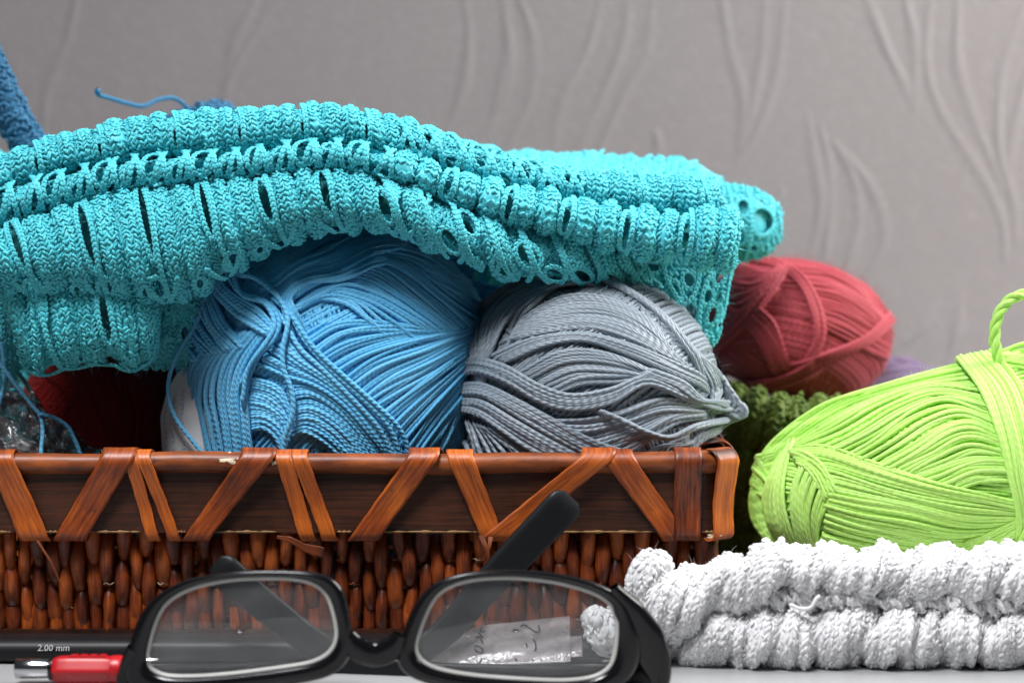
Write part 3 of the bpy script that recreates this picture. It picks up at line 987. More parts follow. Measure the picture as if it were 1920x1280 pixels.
# crossing strands at the knot
for k, (g, lf) in enumerate([
        ([(350, 300), (400, 275), (440, 320), (490, 420), (600, 460), (650, 560), (610, 650), (520, 780), (490, 950)], 4.2),
        ([(390, 280), (470, 400), (600, 450), (670, 540), (640, 640), (540, 740), (480, 860)], 3.8),
        ([(430, 320), (540, 330), (640, 400), (700, 480), (715, 560), (690, 680), (695, 790), (735, 900), (740, 1020), (700, 1150), (695, 1270)], 3.6),
        ([(440, 310), (520, 320), (620, 370), (690, 460), (750, 540), (850, 680), (1010, 830), (1150, 960), (1270, 1080), (1320, 1180), (1335, 1270)], 3.2),
        ([(640, 430), (720, 500), (800, 640), (930, 790), (1080, 930), (1230, 1090), (1300, 1270)], 2.6),
        ([(620, 450), (700, 560), (770, 680), (890, 790), (1040, 940), (1190, 1110), (1260, 1270)], 2.2)]):
    bundle(blue, [z5(g)], 1, 0.75, lf, jit=0.5, ext=(5, 8), K=70, sides=8).build('loose_strand', M['blue'], bt)
# long loose strand hanging off the left side
q = cr([(452, 480), (400, 520), (372, 600), (335, 660), (318, 705), (316, 745), (330, 785), (352, 815), (380, 850)], 60)
m1 = MB(); m1.tube(P(q[:, 0], q[:, 1], np.linspace(92, 84, 60)), 0.62, 8); m1.build('loose_strand', M['blue'], bt)

# ----- grey ball
def z6(pts):
    return [(820 + x / 3.097, 500 + y / 3.097) for x, y in pts]


cg = P(1108, 742, 106)
grey = Egg(cg, (38.5, 38.0, 36.0, cg[2] - 6.5), k=2.15)
gt = ball_thing('yarn_ball', 'slate-grey cotton yarn ball resting in the corner of the basket', grey, M['grey'],
                [(0.2, -0.3, 1), (0.9, 0.3, 0.5), (-0.6, 0.2, 0.7)], 46, 0.9)


def gb(guides, n, lift=0.4, **kw):
    bundle(grey, [z6(g) for g in guides], n, kw.pop('r', 0.80), lift, **kw).build('strand_bundle', M['grey'], gt)


gb([[(430, 430), (520, 300), (740, 185), (980, 195), (1230, 320), (1340, 480)], [(440, 420), (620, 330), (850, 290), (1080, 330), (1350, 500)], [(400, 440), (600, 390), (850, 360), (1080, 420), (1400, 560)]], 24, 0.5, jit=1.5, ext=(8, 20), r=0.72)
gb([[(340, 520), (560, 430), (830, 400), (1100, 460), (1480, 620)], [(420, 550), (640, 460), (860, 440), (1100, 520), (1500, 690)]], 8, 1.2, jit=2, ext=(8, 16))
gb([[(500, 610), (700, 500), (900, 490), (1150, 570), (1500, 760)], [(560, 640), (740, 560), (960, 560), (1180, 620), (1500, 790)], [(640, 690), (800, 620), (1000, 620), (1200, 650), (1460, 790)], [(720, 730), (860, 680), (1040, 670), (1180, 660), (1400, 760)]], 14, 0.8, jit=3, ext=(8, 10), rough=0.9)
gb([[(520, 280), (680, 150), (860, 90), (1050, 140), (1280, 300), (1460, 520)], [(300, 260), (480, 120), (720, 70), (1000, 110), (1300, 300), (1480, 520)]], 13, 1.4, jit=2, ext=(8, 18))
gb([[(240, 560), (250, 330), (330, 210), (520, 110), (760, 80)], [(290, 550), (330, 340), (430, 210), (600, 130), (800, 110)], [(330, 540), (410, 360), (520, 230), (680, 150), (840, 130)]], 15, 2.0, jit=1.5, ext=(16, 8))
gb([[(700, 890), (860, 880), (1050, 840), (1300, 760), (1500, 800)], [(740, 950), (900, 950), (1100, 900), (1300, 830), (1520, 830)], [(860, 1040), (1000, 1000), (1180, 940), (1350, 860), (1520, 850)], [(980, 1120), (1120, 1060), (1250, 980), (1380, 900), (1520, 870)]], 17, 0.7, jit=3, ext=(8, 8), rough=1.0)
gb([[(130, 600), (240, 548), (420, 590), (600, 690), (780, 745), (1000, 710), (1200, 640), (1400, 730), (1540, 800), (1720, 830)], [(150, 660), (260, 620), (430, 680), (620, 790), (800, 830), (1010, 790), (1190, 690), (1380, 750), (1530, 810), (1730, 850)]], 9, 2.3, jit=2, ext=(14, 6))
gb([[(160, 690), (300, 690), (480, 770), (680, 880), (900, 1000), (1180, 1100)], [(150, 760), (300, 770), (480, 880), (660, 990), (840, 1090), (980, 1160)], [(140, 830), (260, 850), (380, 930), (520, 1030), (640, 1100), (700, 1160)]], 15, 2.2, jit=2, ext=(14, 10))
gb([[(350, 940), (450, 1000), (560, 1060), (640, 1130)], [(200, 900), (230, 1000), (250, 1090), (260, 1160)]], 9, 1.2, jit=2, ext=(4, 10))
gb([[(100, 970), (160, 990), (210, 1050), (240, 1150)], [(120, 1000), (150, 1030), (180, 1080), (200, 1150)]], 4, 1.5, jit=1, ext=(6, 8))
gb([[(1280, 300), (1400, 420), (1500, 560), (1570, 690), (1570, 780)], [(1380, 420), (1520, 530), (1610, 620), (1640, 720), (1600, 800)], [(1500, 540), (1620, 640), (1700, 740), (1735, 820), (1640, 860)]], 12, 0.8, jit=2, ext=(8, 8))
gb([[(1180, 640), (1330, 700), (1440, 770), (1560, 790), (1690, 830), (1735, 845), (1650, 870)], [(1240, 620), (1400, 680), (1500, 770), (1600, 780), (1710, 790), (1730, 850), (1640, 890)]], 5, 2.6, jit=2, ext=(6, 6))
gb([[(960, 840), (1080, 890), (1200, 950), (1330, 985), (1480, 920), (1700, 875)]], 2, 2.8, jit=4, ext=(5, 5))
gb([[(1420, 1150), (1450, 1040), (1530, 960), (1640, 920), (1700, 880)], [(1500, 1000), (1590, 960), (1660, 900), (1720, 860)]], 7, 0.6, jit=3, ext=(8, 5))
gb([[(1180, 1140), (1260, 1060), (1340, 1020), (1420, 1000)], [(1300, 1150), (1340, 1080), (1400, 1040), (1450, 1000)]], 6, 0.8, jit=6, ext=(5, 5))

# ----- lime ball lying on the white crochet
def zl(pts):
    return [(1280 + x / 2.370, 520 + y / 2.370) for x, y in pts]


cl = P(1825, 882, 104)
lime = Egg(cl, (62.5, 36.0, 30.5, 27.0), rot=(0, -12, 0), k=2.05)
lt = ball_thing('yarn_ball', 'bright lime-green yarn ball with a tied middle and upright loop, lying on white crochet', lime, M['lime'],
                [(0.15, -0.3, 1), (0.2, 0.9, 0.4), (0.3, 0.2, 0.9)], 46, 0.75, spread=0.9)


def lb(guides, n, lift=0.4, **kw):
    bundle(lime, [zl(g) for g in guides], n, kw.pop('r', 0.70), lift, **kw).build('strand_bundle', M['lime'], lt)


lb([[(330, 860), (420, 730), (640, 570), (900, 490), (1200, 400)], [(380, 830), (560, 700), (800, 570), (1050, 490), (1290, 450)], [(520, 760), (700, 690), (900, 580), (1120, 510), (1330, 540)], [(720, 800), (860, 720), (1020, 610), (1180, 560), (1360, 610)],
    [(860, 840), (1000, 760), (1150, 670), (1270, 640), (1400, 690)], [(1000, 860), (1120, 800), (1260, 730), (1420, 760)], [(1120, 890), (1250, 840), (1440, 830)], [(1250, 930), (1350, 900), (1470, 900)]], 52, 0.4, jit=4, rough=1.5, ext=(14, 8))
lb([[(330, 800), (420, 780), (520, 770)], [(310, 900), (400, 850), (490, 860)], [(340, 960), (390, 930), (460, 950)]], 12, 0.6, jit=2, ext=(20, 5))
# the wedge-shaped band across the front
lb([[(500, 770), (640, 765), (850, 830), (1100, 900), (1320, 950), (1500, 990)], [(560, 860), (700, 880), (950, 950), (1200, 1000), (1480, 1030)], [(640, 960), (800, 990), (1000, 1020), (1250, 1070), (1470, 1060)], [(660, 1040), (800, 1080), (1000, 1110), (1200, 1140), (1450, 1120)],
    [(640, 1120), (800, 1160), (1000, 1200), (1250, 1230)], [(600, 1200), (760, 1250), (950, 1290)]], 50, 1.3, jit=3.0, rough=1.2, ext=(3, 8), r=0.66)
lb([[(1120, 1210), (1300, 1130), (1480, 1050)], [(1250, 1260), (1380, 1180), (1500, 1090)]], 9, 2.2, jit=2, ext=(6, 8))
# strands round the left nose
lb([[(520, 720), (480, 850), (470, 980), (500, 1120), (560, 1230)], [(490, 740), (430, 880), (400, 1000), (430, 1120), (520, 1240)], [(460, 800), (400, 900), (385, 1010), (410, 1110), (480, 1200)]], 16, 1.8, jit=2, ext=(8, 8))
lb([[(560, 800), (540, 860), (510, 950), (510, 1080), (550, 1200)], [(620, 860), (580, 930), (560, 1020), (570, 1110), (600, 1200)], [(680, 950), (650, 1020), (620, 1100), (610, 1220)]], 16, 1.5, jit=3, ext=(4, 8), rough=0.8)
lb([[(500, 790), (560, 800), (640, 850), (700, 950)], [(540, 850), (580, 870), (620, 920), (640, 980)]], 7, 2.0, jit=3, ext=(3, 3))
lb([[(320, 900), (310, 1000), (340, 1100), (440, 1220)], [(390, 900), (360, 1000), (380, 1080), (460, 1190)]], 9, 0.6, jit=2, ext=(8, 8))
# the tie round the middle
lb([[(1230, 400), (1330, 540), (1400, 720), (1440, 880), (1475, 1050), (1450, 1260)], [(1300, 390), (1420, 540), (1480, 720), (1510, 880), (1530, 1050), (1500, 1260)], [(1380, 370), (1500, 520), (1560, 720), (1590, 900), (1600, 1060), (1570, 1260)]], 14, 3.0, jit=2.5, ext=(24, 20))
lb([[(1560, 960), (1500, 1080), (1460, 1170), (1430, 1260)], [(1620, 980), (1560, 1080), (1510, 1170), (1480, 1260)]], 5, 4.2, jit=2, ext=(8, 10))
lb([[(1350, 380), (1420, 380), (1520, 350), (1640, 330)], [(1360, 400), (1460, 420), (1560, 440), (1680, 480)]], 7, 3.2, jit=3, ext=(5, 10))
# right half, out of the frame: strands from the tie to the far nose
lb([[(1500, 420), (1800, 380), (2100, 480), (2300, 700)], [(1550, 700), (1850, 680), (2100, 720), (2330, 820)], [(1600, 1000), (1850, 1020), (2100, 1000), (2300, 920)], [(1600, 1150), (1850, 1200), (2100, 1150), (2280, 1000)]], 50, 0.8, jit=3)
# the upright loop: two strands twisted together
q = cr([(1878, 690), (1868, 655), (1865, 625), (1872, 590), (1890, 565), (1915, 553), (1945, 556), (1972, 580), (1985, 620), (1990, 660), (1985, 690)], 90)
c = P(q[:, 0], q[:, 1], 92.0)
tn = nrm(np.gradient(c, axis=0)); n1 = nrm(np.cross(tn, [0, 1, 0])); n2 = np.cross(tn, n1)
m1 = MB()
for ph in (0, 2.09, 4.19):
    a = np.linspace(0, 26, 90) + ph
    m1.tube(c + 0.85 * (np.cos(a)[:, None] * n1 + np.sin(a)[:, None] * n2), 0.95, 8)
m1.build('loop_strand', M['lime'], lt)

# ----- coral ball behind the basket corner
def z4(pts):
    return [(1000 + x / 2.723, 250 + y / 2.723) for x, y in pts]


cc = P(1490, 622, 205)
coral = Egg(cc, (33.0, 30.0, 25.0, 23.0), rot=(0, 10, 0), k=2.2)
ct = ball_thing('yarn_ball', 'coral-red wool yarn ball behind the basket corner, leaning on the purple ball', coral, M['coral'],
                [(0.5, -0.2, 1), (1, 0.4, 0.2), (0.1, 0.4, 0.9)], 52, 0.62, seg=56)


def cb_(guides, n, lift=0.4, **kw):
    bundle(coral, [z4(g) for g in guides], n, kw.pop('r', 0.7), lift, **kw).build('strand_bundle', M['coral'], ct)


cb_([[(1280, 680), (1480, 700), (1640, 780), (1780, 920)], [(1420, 800), (1560, 830), (1700, 920), (1820, 1020)], [(1500, 1000), (1620, 1060), (1720, 1120), (1790, 1150)]], 26, 0.5, jit=2, r=0.62)
cb_([[(1030, 680), (1200, 720), (1280, 690)], [(980, 800), (1120, 800), (1250, 740)], [(960, 900), (1050, 930), (1200, 820)]], 14, 1.0, jit=4, ext=(10, 8))
cb_([[(1120, 660), (1240, 690), (1360, 780), (1430, 930), (1440, 1060), (1390, 1150)], [(1250, 650), (1380, 740), (1460, 880), (1490, 1000), (1470, 1090), (1410, 1180)]], 6, 0.8, jit=2, ext=(10, 10), r=0.7)
cb_([[(1380, 1160), (1560, 1090), (1700, 1020), (1810, 920)], [(1380, 1200), (1560, 1130), (1720, 1060), (1830, 960)]], 4, 0.9, jit=2, ext=(12, 12), r=0.7)
cb_([[(850, 1120), (1000, 980), (1140, 820), (1250, 690)], [(900, 1150), (1080, 1000), (1200, 850), (1290, 700)]], 6, 0.9, jit=2, ext=(10, 10), r=0.7)
cb_([[(1160, 900), (1230, 980), (1300, 1150)], [(1080, 980), (1150, 1060), (1230, 1200)]], 8, 1.2, jit=2, ext=(4, 8))
cb_([[(860, 1230), (1100, 1260), (1300, 1210), (1420, 1150)], [(1000, 1290), (1200, 1290), (1400, 1240)]], 7, 1.4, jit=2, ext=(8, 8))

# ----- purple ball further back, dark red ball inside the basket
cp = P(1684, 826, 245)
purple = Egg(cp, (31.0, 31.0, 30.0, cp[2] - 0.3))
pt_ = ball_thing('yarn_ball', 'dusky purple yarn ball low between the coral ball and the lime ball', purple, M['purple'], [(0.2, -0.3, 1), (0.1, 0.5, 0.9), (0.8, 0.2, 0.5)], 36, 0.8, seg=56)
bundle(purple, [[(1590, 740), (1640, 700), (1700, 690), (1780, 700)], [(1600, 770), (1660, 730), (1730, 720), (1800, 740)]], 9, 0.9, 1.0, jit=3).build('strand_bundle', M['purple'], pt_)

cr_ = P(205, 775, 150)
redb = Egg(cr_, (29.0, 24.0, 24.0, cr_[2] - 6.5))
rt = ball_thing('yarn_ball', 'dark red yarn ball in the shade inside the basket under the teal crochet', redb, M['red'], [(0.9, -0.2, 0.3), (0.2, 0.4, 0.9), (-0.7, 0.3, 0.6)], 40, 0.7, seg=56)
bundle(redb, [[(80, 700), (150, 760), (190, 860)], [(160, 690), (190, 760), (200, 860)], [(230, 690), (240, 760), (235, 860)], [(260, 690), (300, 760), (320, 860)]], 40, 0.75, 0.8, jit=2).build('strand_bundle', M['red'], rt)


def ball_fuzz(ball, n, mat, parent, lift=1.5, ln=(1.0, 3.2)):
    d = nrm(rng.standard_normal((n, 3))); d[:, 1] = -np.abs(d[:, 1]) * rng.uniform(0, 1, n)
    p = ball.dirs(nrm(d)); nn = ball.nor(p)
    mb = MB(); mb.hairs(p + nn * lift * rng.uniform(0.2, 1.3, (n, 1)), nn, rng.uniform(*ln, n)); mb.build('fuzz', mat, parent, kind='stuff')


ball_fuzz(blue, 700, M['blue'], bt); ball_fuzz(grey, 700, M['grey'], gt); ball_fuzz(lime, 900, M['lime'], lt); ball_fuzz(coral, 900, M['coral'], ct, 1.0)
# ---------------------------------------------------------------- crochet
class Knit:
    """a crocheted surface base(c, f) with ribs along c, holes, real stitches and chain strands"""
    def __init__(self, base, c0, c1, f0, f1, ribs=(), holes=(), amp=0.9, recess=0.7, gap_chain=True, rib_pow=0.55, out=1.0, wob=0.45, warp=0.0):
        self.warp = warp
        self.wob = wob
        self.wk = [(rng.uniform(5, 40), rng.uniform(1.5, 5), rng.random() * 6.28, rng.uniform(0.4, 1.0)) for _ in range(7)]
        self.base, self.c0, self.c1, self.f0, self.f1 = base, c0, c1, f0, f1
        self.ribs = list(ribs); self.holes = list(holes); self.amp = amp; self.recess = recess; self.pw = rib_pow; self.out = out
        self.av = rng.uniform(0.55, 1.25, len(self.ribs) + 1)

    def frame(self, c, f):
        e = (self.c1 - self.c0) * 1e-3; g = (self.f1 - self.f0) * 2e-3
        p = self.base(c, f)
        tc = nrm(self.base(c + e, f) - self.base(c - e, f)); tf = nrm(self.base(c, f + g) - self.base(c, f - g))
        n = nrm(np.cross(tc, tf)) * self.out
        return p, tc, tf, n

    def disp(self, c, f):
        d = np.full(np.shape(c), -self.recess)
        cw = c + self.warp * (np.sin(0.021 * c + 2.1 * f) + 0.8 * np.sin(0.047 * c - 1.7 * f + 1))
        for (a, b), av in zip(self.ribs, self.av):
            t = (cw - a) / (b - a)
            ins = (t > 0) & (t < 1)
            d = np.where(ins, -self.recess + (self.amp * av + self.recess) * np.sin(np.pi * np.clip(t, 0, 1)) ** self.pw, d)
        u = (c - self.c0) / (self.c1 - self.c0)
        for ku, kf, ph, am in self.wk:
            d = d + self.wob * am * 0.45 * np.sin(6.28 * ku * u + kf * f + ph)
        return d

    def inhole(self, c, f, k=1.0):
        h = np.zeros(np.shape(c), bool)
        for (hc, hf, rc, rf) in self.holes:
            h |= ((c - hc) / (rc * k)) ** 2 + ((f - hf) / (rf * k)) ** 2 < 1
        return h

    def at(self, c, f, extra=0.0):
        c, f = np.broadcast_arrays(np.asarray(c, float), np.asarray(f, float))
        p, tc, tf, n = self.frame(c, f)
        return p + n * (self.disp(c, f) + extra)[..., None], tc, tf, n

    def cloth(self, nc, nf):
        c, f = np.meshgrid(np.linspace(self.c0, self.c1, nc), np.linspace(self.f0, self.f1, nf), indexing='ij')
        p = self.at(c, f)[0]
        cc = (c[:-1, :-1] + c[1:, 1:]) / 2; fc = (f[:-1, :-1] + f[1:, 1:]) / 2
        mb = MB(); mb.grid(p, mask=~self.inhole(cc, fc))
        return mb

    def backing(self, nc, nf, depth):
        c, f = np.meshgrid(np.linspace(self.c0, self.c1, nc), np.linspace(self.f0, self.f1, nf), indexing='ij')
        p, _, _, n = self.frame(c, f)
        mb = MB(); mb.grid(p - n * depth)
        return mb

    def stitches(self, row=1.2, col=1.12, length=2.0, rad=0.45, alpha=50, lift=0.2, jit=0.15, mb=None, bare=True, keep=1.0, chevron=True, spread=9):
        mb = mb or MB()
        cells = list(self.ribs)
        if bare:                                   # the ground between ribs too
            e = [self.c0] + [x for r in sorted(self.ribs) for x in r] + [self.c1]
            for a, b in zip(e[0::2], e[1::2]):
                if b - a > 0.003 * (self.c1 - self.c0):
                    cells.append((a, b))
        fs = np.linspace(self.f0, self.f1, 120)
        C, F, SG = [], [], []
        for (a, b) in cells:
            cm = (a + b) / 2
            p = self.base(np.full(120, cm), fs)
            s = np.concatenate([[0], np.cumsum(np.linalg.norm(np.diff(p, axis=0), axis=1))])
            wid = np.linalg.norm(self.base(np.array([b]), np.array([(self.f0 + self.f1) / 2])) - self.base(np.array([a]), np.array([(self.f0 + self.f1) / 2])))
            nr = max(2, int(s[-1] / row)); na = max(1, int(round(wid / col)))
            fr = np.interp(np.linspace(0.2, s[-1] - 0.2, nr), s, fs)
            t = (np.arange(na) + 0.5) / na
            c, f = np.meshgrid(a + (b - a) * t, fr, indexing='ij')
            jj = np.repeat(np.arange(nr)[None], na, 0)
            c = c + rng.normal(0, jit * (b - a) / na * 1.5, c.shape)
            f = f + rng.normal(0, jit, c.shape) * (self.f1 - self.f0) / nr
            sg = np.where((np.arange(na)[:, None] + 0 * jj if chevron else 0 * jj) % 2 == 0, 1.0, -1.0)
            C.append(c.ravel()); F.append(f.ravel()); SG.append(sg.ravel())
        C = np.concatenate(C); F = np.concatenate(F); SG = np.concatenate(SG)
        k = ~self.inhole(C, F, 1.12) & (rng.random(len(C)) < keep) & (C > self.c0) & (C < self.c1)
        C, F, SG = C[k], F[k], SG[k]
        p, tc, tf, n = self.at(C, F, lift)
        al = (alpha + rng.normal(0, spread, len(C))) * D2R
        ax = tc * np.cos(al)[:, None] + tf * (SG * np.sin(al))[:, None] + n * rng.normal(0, 0.16, len(C))[:, None]
        m = len(C)
        mb.capsules(p, ax, length * rng.uniform(0.8, 1.2, m), rad * rng.uniform(0.85, 1.15, m), n, bend=0.07)
        return mb

    def chain(self, mb, pts, rad=0.5, lift=0.6, link=1.5, n=None):
        """a crochet chain through (c, f) places: a row of paired, slanted links"""
        q = np.asarray(pts, float)
        sc = np.array([1.0, (self.c1 - self.c0) * 0.02])
        d = cr(q * sc, 80) / sc
        p, tc, tf, nn = self.frame(d[:, 0], d[:, 1])
        p = p + nn * (lift + (self.amp * 0.55 if self.ribs else 0.0))
        s = np.concatenate([[0], np.cumsum(np.linalg.norm(np.diff(p, axis=0), axis=1))])
        m = max(2, int(s[-1] / link))
        qs = (np.arange(m) + 0.5) / m * s[-1]
        cen = np.stack([np.interp(qs, s, p[:, j]) for j in range(3)], -1)
        nor = nrm(np.stack([np.interp(qs, s, nn[:, j]) for j in range(3)], -1))
        tan = np.stack([np.interp(qs, s, nrm(np.gradient(p, axis=0))[:, j]) for j in range(3)], -1)
        side = nrm(np.cross(tan, nor))
        for sg in (-1, 1):
            mb.capsules(cen + side * sg * rad * 0.62, tan + side * sg * 0.38 + nor * 0.1, link * 1.45, rad, nor, bend=0.08)
        return mb


def roll_base(ctrl, slant=0.0):
    """ctrl rows: Tx, Ty, Bx, By (photograph places of the upper and lower edge), Y depth, dr bulge towards the viewer"""
    A = cr(np.asarray(ctrl, float), 500)
    xs = (A[:, 0] + A[:, 2]) / 2
    o = np.argsort(xs); xs = xs[o]; A = A[o]

    def base(c, f):
        c, f = np.broadcast_arrays(np.asarray(c, float), np.asarray(f, float))
        x = c + slant * np.sin(f)
        a = np.stack([np.interp(x, xs, A[:, j]) + (np.maximum(x - xs[-1], 0) + np.minimum(x - xs[0], 0)) * (j in (0, 2)) for j in range(6)], -1)
        sn = np.sin(f)
        px = (a[..., 0] + a[..., 2]) / 2 + (a[..., 0] - a[..., 2]) / 2 * sn
        py = (a[..., 1] + a[..., 3]) / 2 + (a[..., 1] - a[..., 3]) / 2 * sn
        return P(px, py, a[..., 4] - a[..., 5] * np.cos(f))
    return base


def pattern(x0, x1, widths, gap, jit=0.17):
    """groups of ribs separated by gaps -> list of ribs, list of gap centres"""
    ribs, gaps, x = [], [], x0
    while x < x1:
        for w in widths:
            w = w * (1 + rng.normal(0, jit))
            ribs.append((x, x + w)); x += w + 3.0
        g = gap * (1 + rng.normal(0, jit))
        gaps.append(x + g / 2); x += g
    return ribs, gaps


def knit_part(parent, name, K, mat, nc, nf, backing=5.5, chains=(), crad=0.5, st=None, ring=True, fuzz=500):
    fold = K.cloth(nc, nf).build(name, mat, parent)
    if backing:
        K.backing(max(20, nc // 4), max(8, nf // 2), backing).build('inner_layer', mat, fold)
    mb = K.stitches(**(st or {}))
    mb.build('stitches', mat, fold, kind='stuff')
    if fuzz:
        cc = rng.uniform(K.c0, K.c1, fuzz); f2 = rng.uniform(K.f0 * 0.85, K.f1 * 0.85, fuzz)
        p, _, _, nn = K.at(cc, f2, 0.3)
        mh = MB(); mh.hairs(p, nn, rng.uniform(1.2, 3.4, fuzz)); mh.build('fuzz', mat, fold, kind='stuff')
    mc = MB()
    for ch in chains:
        K.chain(mc, ch, crad)
    if ring:
        for (hc, hf, rc, rf) in K.holes:
            a = np.linspace(0, 2 * np.pi, 26) + 0.3
            K.chain(mc, np.c_[hc + rc * 1.12 * np.cos(a), hf + rf * 1.12 * np.sin(a)], crad * 0.92, lift=0.35)
    if mc.n:
        mc.build('chain_stitches', mat, fold, kind='stuff')
    return fold


def join(a, b):
    return [tuple(x) for x in np.c_[np.array(a, float), np.array(b, float)]]


teal = thing('crochet_blanket', 'turquoise crochet blanket folded in thick rolls and draped over the basket', 'crochet', (-20, 120, 40))
X = [-60, 0, 60, 130, 190, 250, 350, 450, 550, 650, 720, 800, 870, 950, 1050, 1150, 1250, 1330, 1346]
T1 = [320, 297, 275, 254, 243, 228, 215, 211, 204, 207, 222, 240, 266, 292, 316, 328, 334, 342, 350]
B1 = [390, 360, 342, 326, 312, 302, 294, 289, 274, 272, 287, 308, 334, 356, 376, 396, 404, 408, 400]
Y1 = [84, 84, 84, 84, 84, 84, 84, 84, 84, 84, 85, 86, 88, 91, 95, 99, 103, 106, 122]
D1 = [9] * 18 + [6]
c1 = [(x, t, x, b, y, d) for x, t, b, y, d in zip(X, T1, B1, Y1, D1)]
# top fold: broad fans on the left, lace in the middle, paired ribs on the right
r1, g1 = pattern(-55, 730, [32, 32, 32], 12)
r1b, g1b = pattern(1095, 1335, [46, 46], 14)
g1 = [x for x in g1 if x < 735]
h1 = [(x, -0.15, 7.5, 0.55) for x in g1 if rng.random() < 0.8] + [(x, -0.1, 6, 0.6) for x in g1b[:-1]]
h1 += [(x + rng.normal(0, 3), f, 18 * rng.uniform(0.8, 1.15), 0.48 * rng.uniform(0.8, 1.15)) for x, f in ((765, -0.3), (808, 0.5), (852, -0.4), (896, 0.4), (942, -0.4), (986, 0.35), (1030, -0.4), (1070, 0.4))]
ch1 = [[(x + 5, 1.35), (x + 8, 0.4), (x + 3, -0.6), (x - 6, -1.3)] for x in g1] + [[(x, 1.3), (x + 3, 0), (x, -1.3)] for x in g1b if x < 1325]
ch1 += [[(x, -1.1), (x + 14, 0.0), (x + 34, 1.0)] for x in range(742, 1070, 52)] + [[(x + 40, -1.1), (x + 30, 0.0), (x + 8, 1.0)] for x in range(742, 1070, 52)]
k1 = Knit(roll_base(c1, slant=-8), -55, 1345, -1.9, 1.75, r1 + r1b, h1, amp=1.3, recess=1.2, rib_pow=0.33)
knit_part(teal, 'top_fold', k1, M['teal'], 480, 40, chains=ch1)
# second fold: lacy on the left, knuckle-like rib pairs on the right
X2 = [-60, 0, 60, 130, 190, 250, 350, 450, 550, 650, 720, 800, 870, 950, 1050, 1150, 1250, 1370, 1388]
T2 = [b - 2 for b in B1]; T2[-2] = 400; T2[-1] = 412
B2 = [455, 420, 400, 380, 363, 350, 340, 327, 318, 312, 328, 356, 384, 412, 433, 463, 481, 500, 488]
Y2 = [79, 79, 79, 79, 79, 79, 79, 79, 79, 79, 79, 80, 81, 83, 86, 90, 94, 99, 116]
c2 = [(x, t, x, b, y, 9) for x, t, b, y in zip(X2, T2, B2, Y2)]
r2, g2 = pattern(735, 1380, [46, 46], 24)
h2 = [(x + rng.normal(0, 4), 0.1 + 0.2 * ((i % 2) * 2 - 1), 17 * rng.uniform(0.75, 1.15), 0.6 * rng.uniform(0.75, 1.15)) for i, x in enumerate(range(-40, 710, 47))]
h2 += [(x, 0.0, 10, 0.85) for x in g2[:-1]]
ch2 = [[(x + rng.normal(0, 4), -1.3), (x + 12, -0.2), (x + 26 + rng.normal(0, 4), 1.1)] for x in range(-50, 720, 47)] + [[(x + 34, -1.3), (x + 22, 0), (x + 4, 1.2)] for x in range(-40, 720, 47)]
ch2 += [[(x + 6, 1.35), (x + 10, 0.1), (x + 6, -1.3)] for x in g2 if x < 1365]
k2 = Knit(roll_base(c2, slant=5), -55, 1386, -1.9, 1.8, r2, h2, amp=2.0, recess=1.2, rib_pow=0.42)
knit_part(teal, 'middle_fold', k2, M['teal'], 480, 40, chains=ch2)
# lowest fold: the big roll arching over the blue ball
X3 = [-60, 0, 60, 130, 190, 250, 350, 420, 480, 550, 620, 690, 760, 830, 900, 960, 1060, 1150, 1230]
T3 = [456, 421, 401, 381, 364, 351, 341, 331, 325, 319, 314, 326, 346, 370, 396, 416, 434, 458, 478]
B3 = [560, 552, 552, 556, 560, 566, 552, 508, 474, 446, 430, 426, 440, 472, 500, 518, 526, 532, 545]
Y3 = [78, 78, 78, 78, 78, 78, 78, 78, 78, 78, 78, 78, 78, 79, 81, 84, 90, 98, 106]
D3 = [15, 15, 15, 15, 15, 15, 15, 14, 13, 12, 11, 11, 10, 10, 10, 9, 8, 6, 4]
c3 = [(x, t, x + (14 if x < 500 else 0), b, y, d) for x, t, b, y, d in zip(X3, T3, B3, Y3, D3)]
r3, g3 = pattern(-55, 700, [40, 40], 24)
r3b = [(760, 815), (905, 960), (1050, 1105), (1110, 1160)]
h3 = [(x - 3, 0.3 + rng.normal(0, 0.12), 11 * rng.uniform(0.75, 1.15), 0.62 * rng.uniform(0.8, 1.2)) for x in g3[:-1]] + [(x + 8 + rng.normal(0, 6), -0.85, 15, 0.24) for x in g3[:4]] + [(x - 40 + rng.normal(0, 6), -0.9, 9, 0.14) for x in g3[1:5]]
h3 += [(720, -0.1, 14, 0.5), (742, 0.6, 10, 0.3), (838, -0.45, 18, 0.36), (880, 0.35, 16, 0.34), (932, -0.75, 18, 0.34), (985, -0.15, 21, 0.4), (1027, -0.78, 18, 0.32), (1078, -0.72, 17, 0.32), (1135, -0.7, 15, 0.28), (1180, 0.2, 19, 0.4), (880, -0.95, 12, 0.2), (800, 0.75, 12, 0.25)]
ch3 = [[(x + 6, 1.4), (x + 10, 0.5), (x + 6, -0.4), (x + 14, -1.3)] for x in g3] + [[(x - 30, -0.6), (x - 16, -0.95), (x - 2, -1.3)] for x in g3] + [[(x + 34, -0.6), (x + 22, -0.95), (x + 6, -1.3)] for x in g3]
ch3 += [[(x, -1.25), (x + 16, -0.4), (x + 8, 0.6), (x + 22, 1.25)] for x in range(725, 1190, 62)] + [[(x + 42, -1.25), (x + 22, -0.5), (x + 14, 0.4), (x - 4, 1.2)] for x in range(725, 1190, 62)]
k3 = Knit(roll_base(c3, slant=-16), -50, 1225, -1.95, 1.7, r3 + r3b, h3, amp=1.5, recess=1.6, rib_pow=0.42)
knit_part(teal, 'lower_fold', k3, M['teal'], 520, 64, backing=0, chains=ch3)
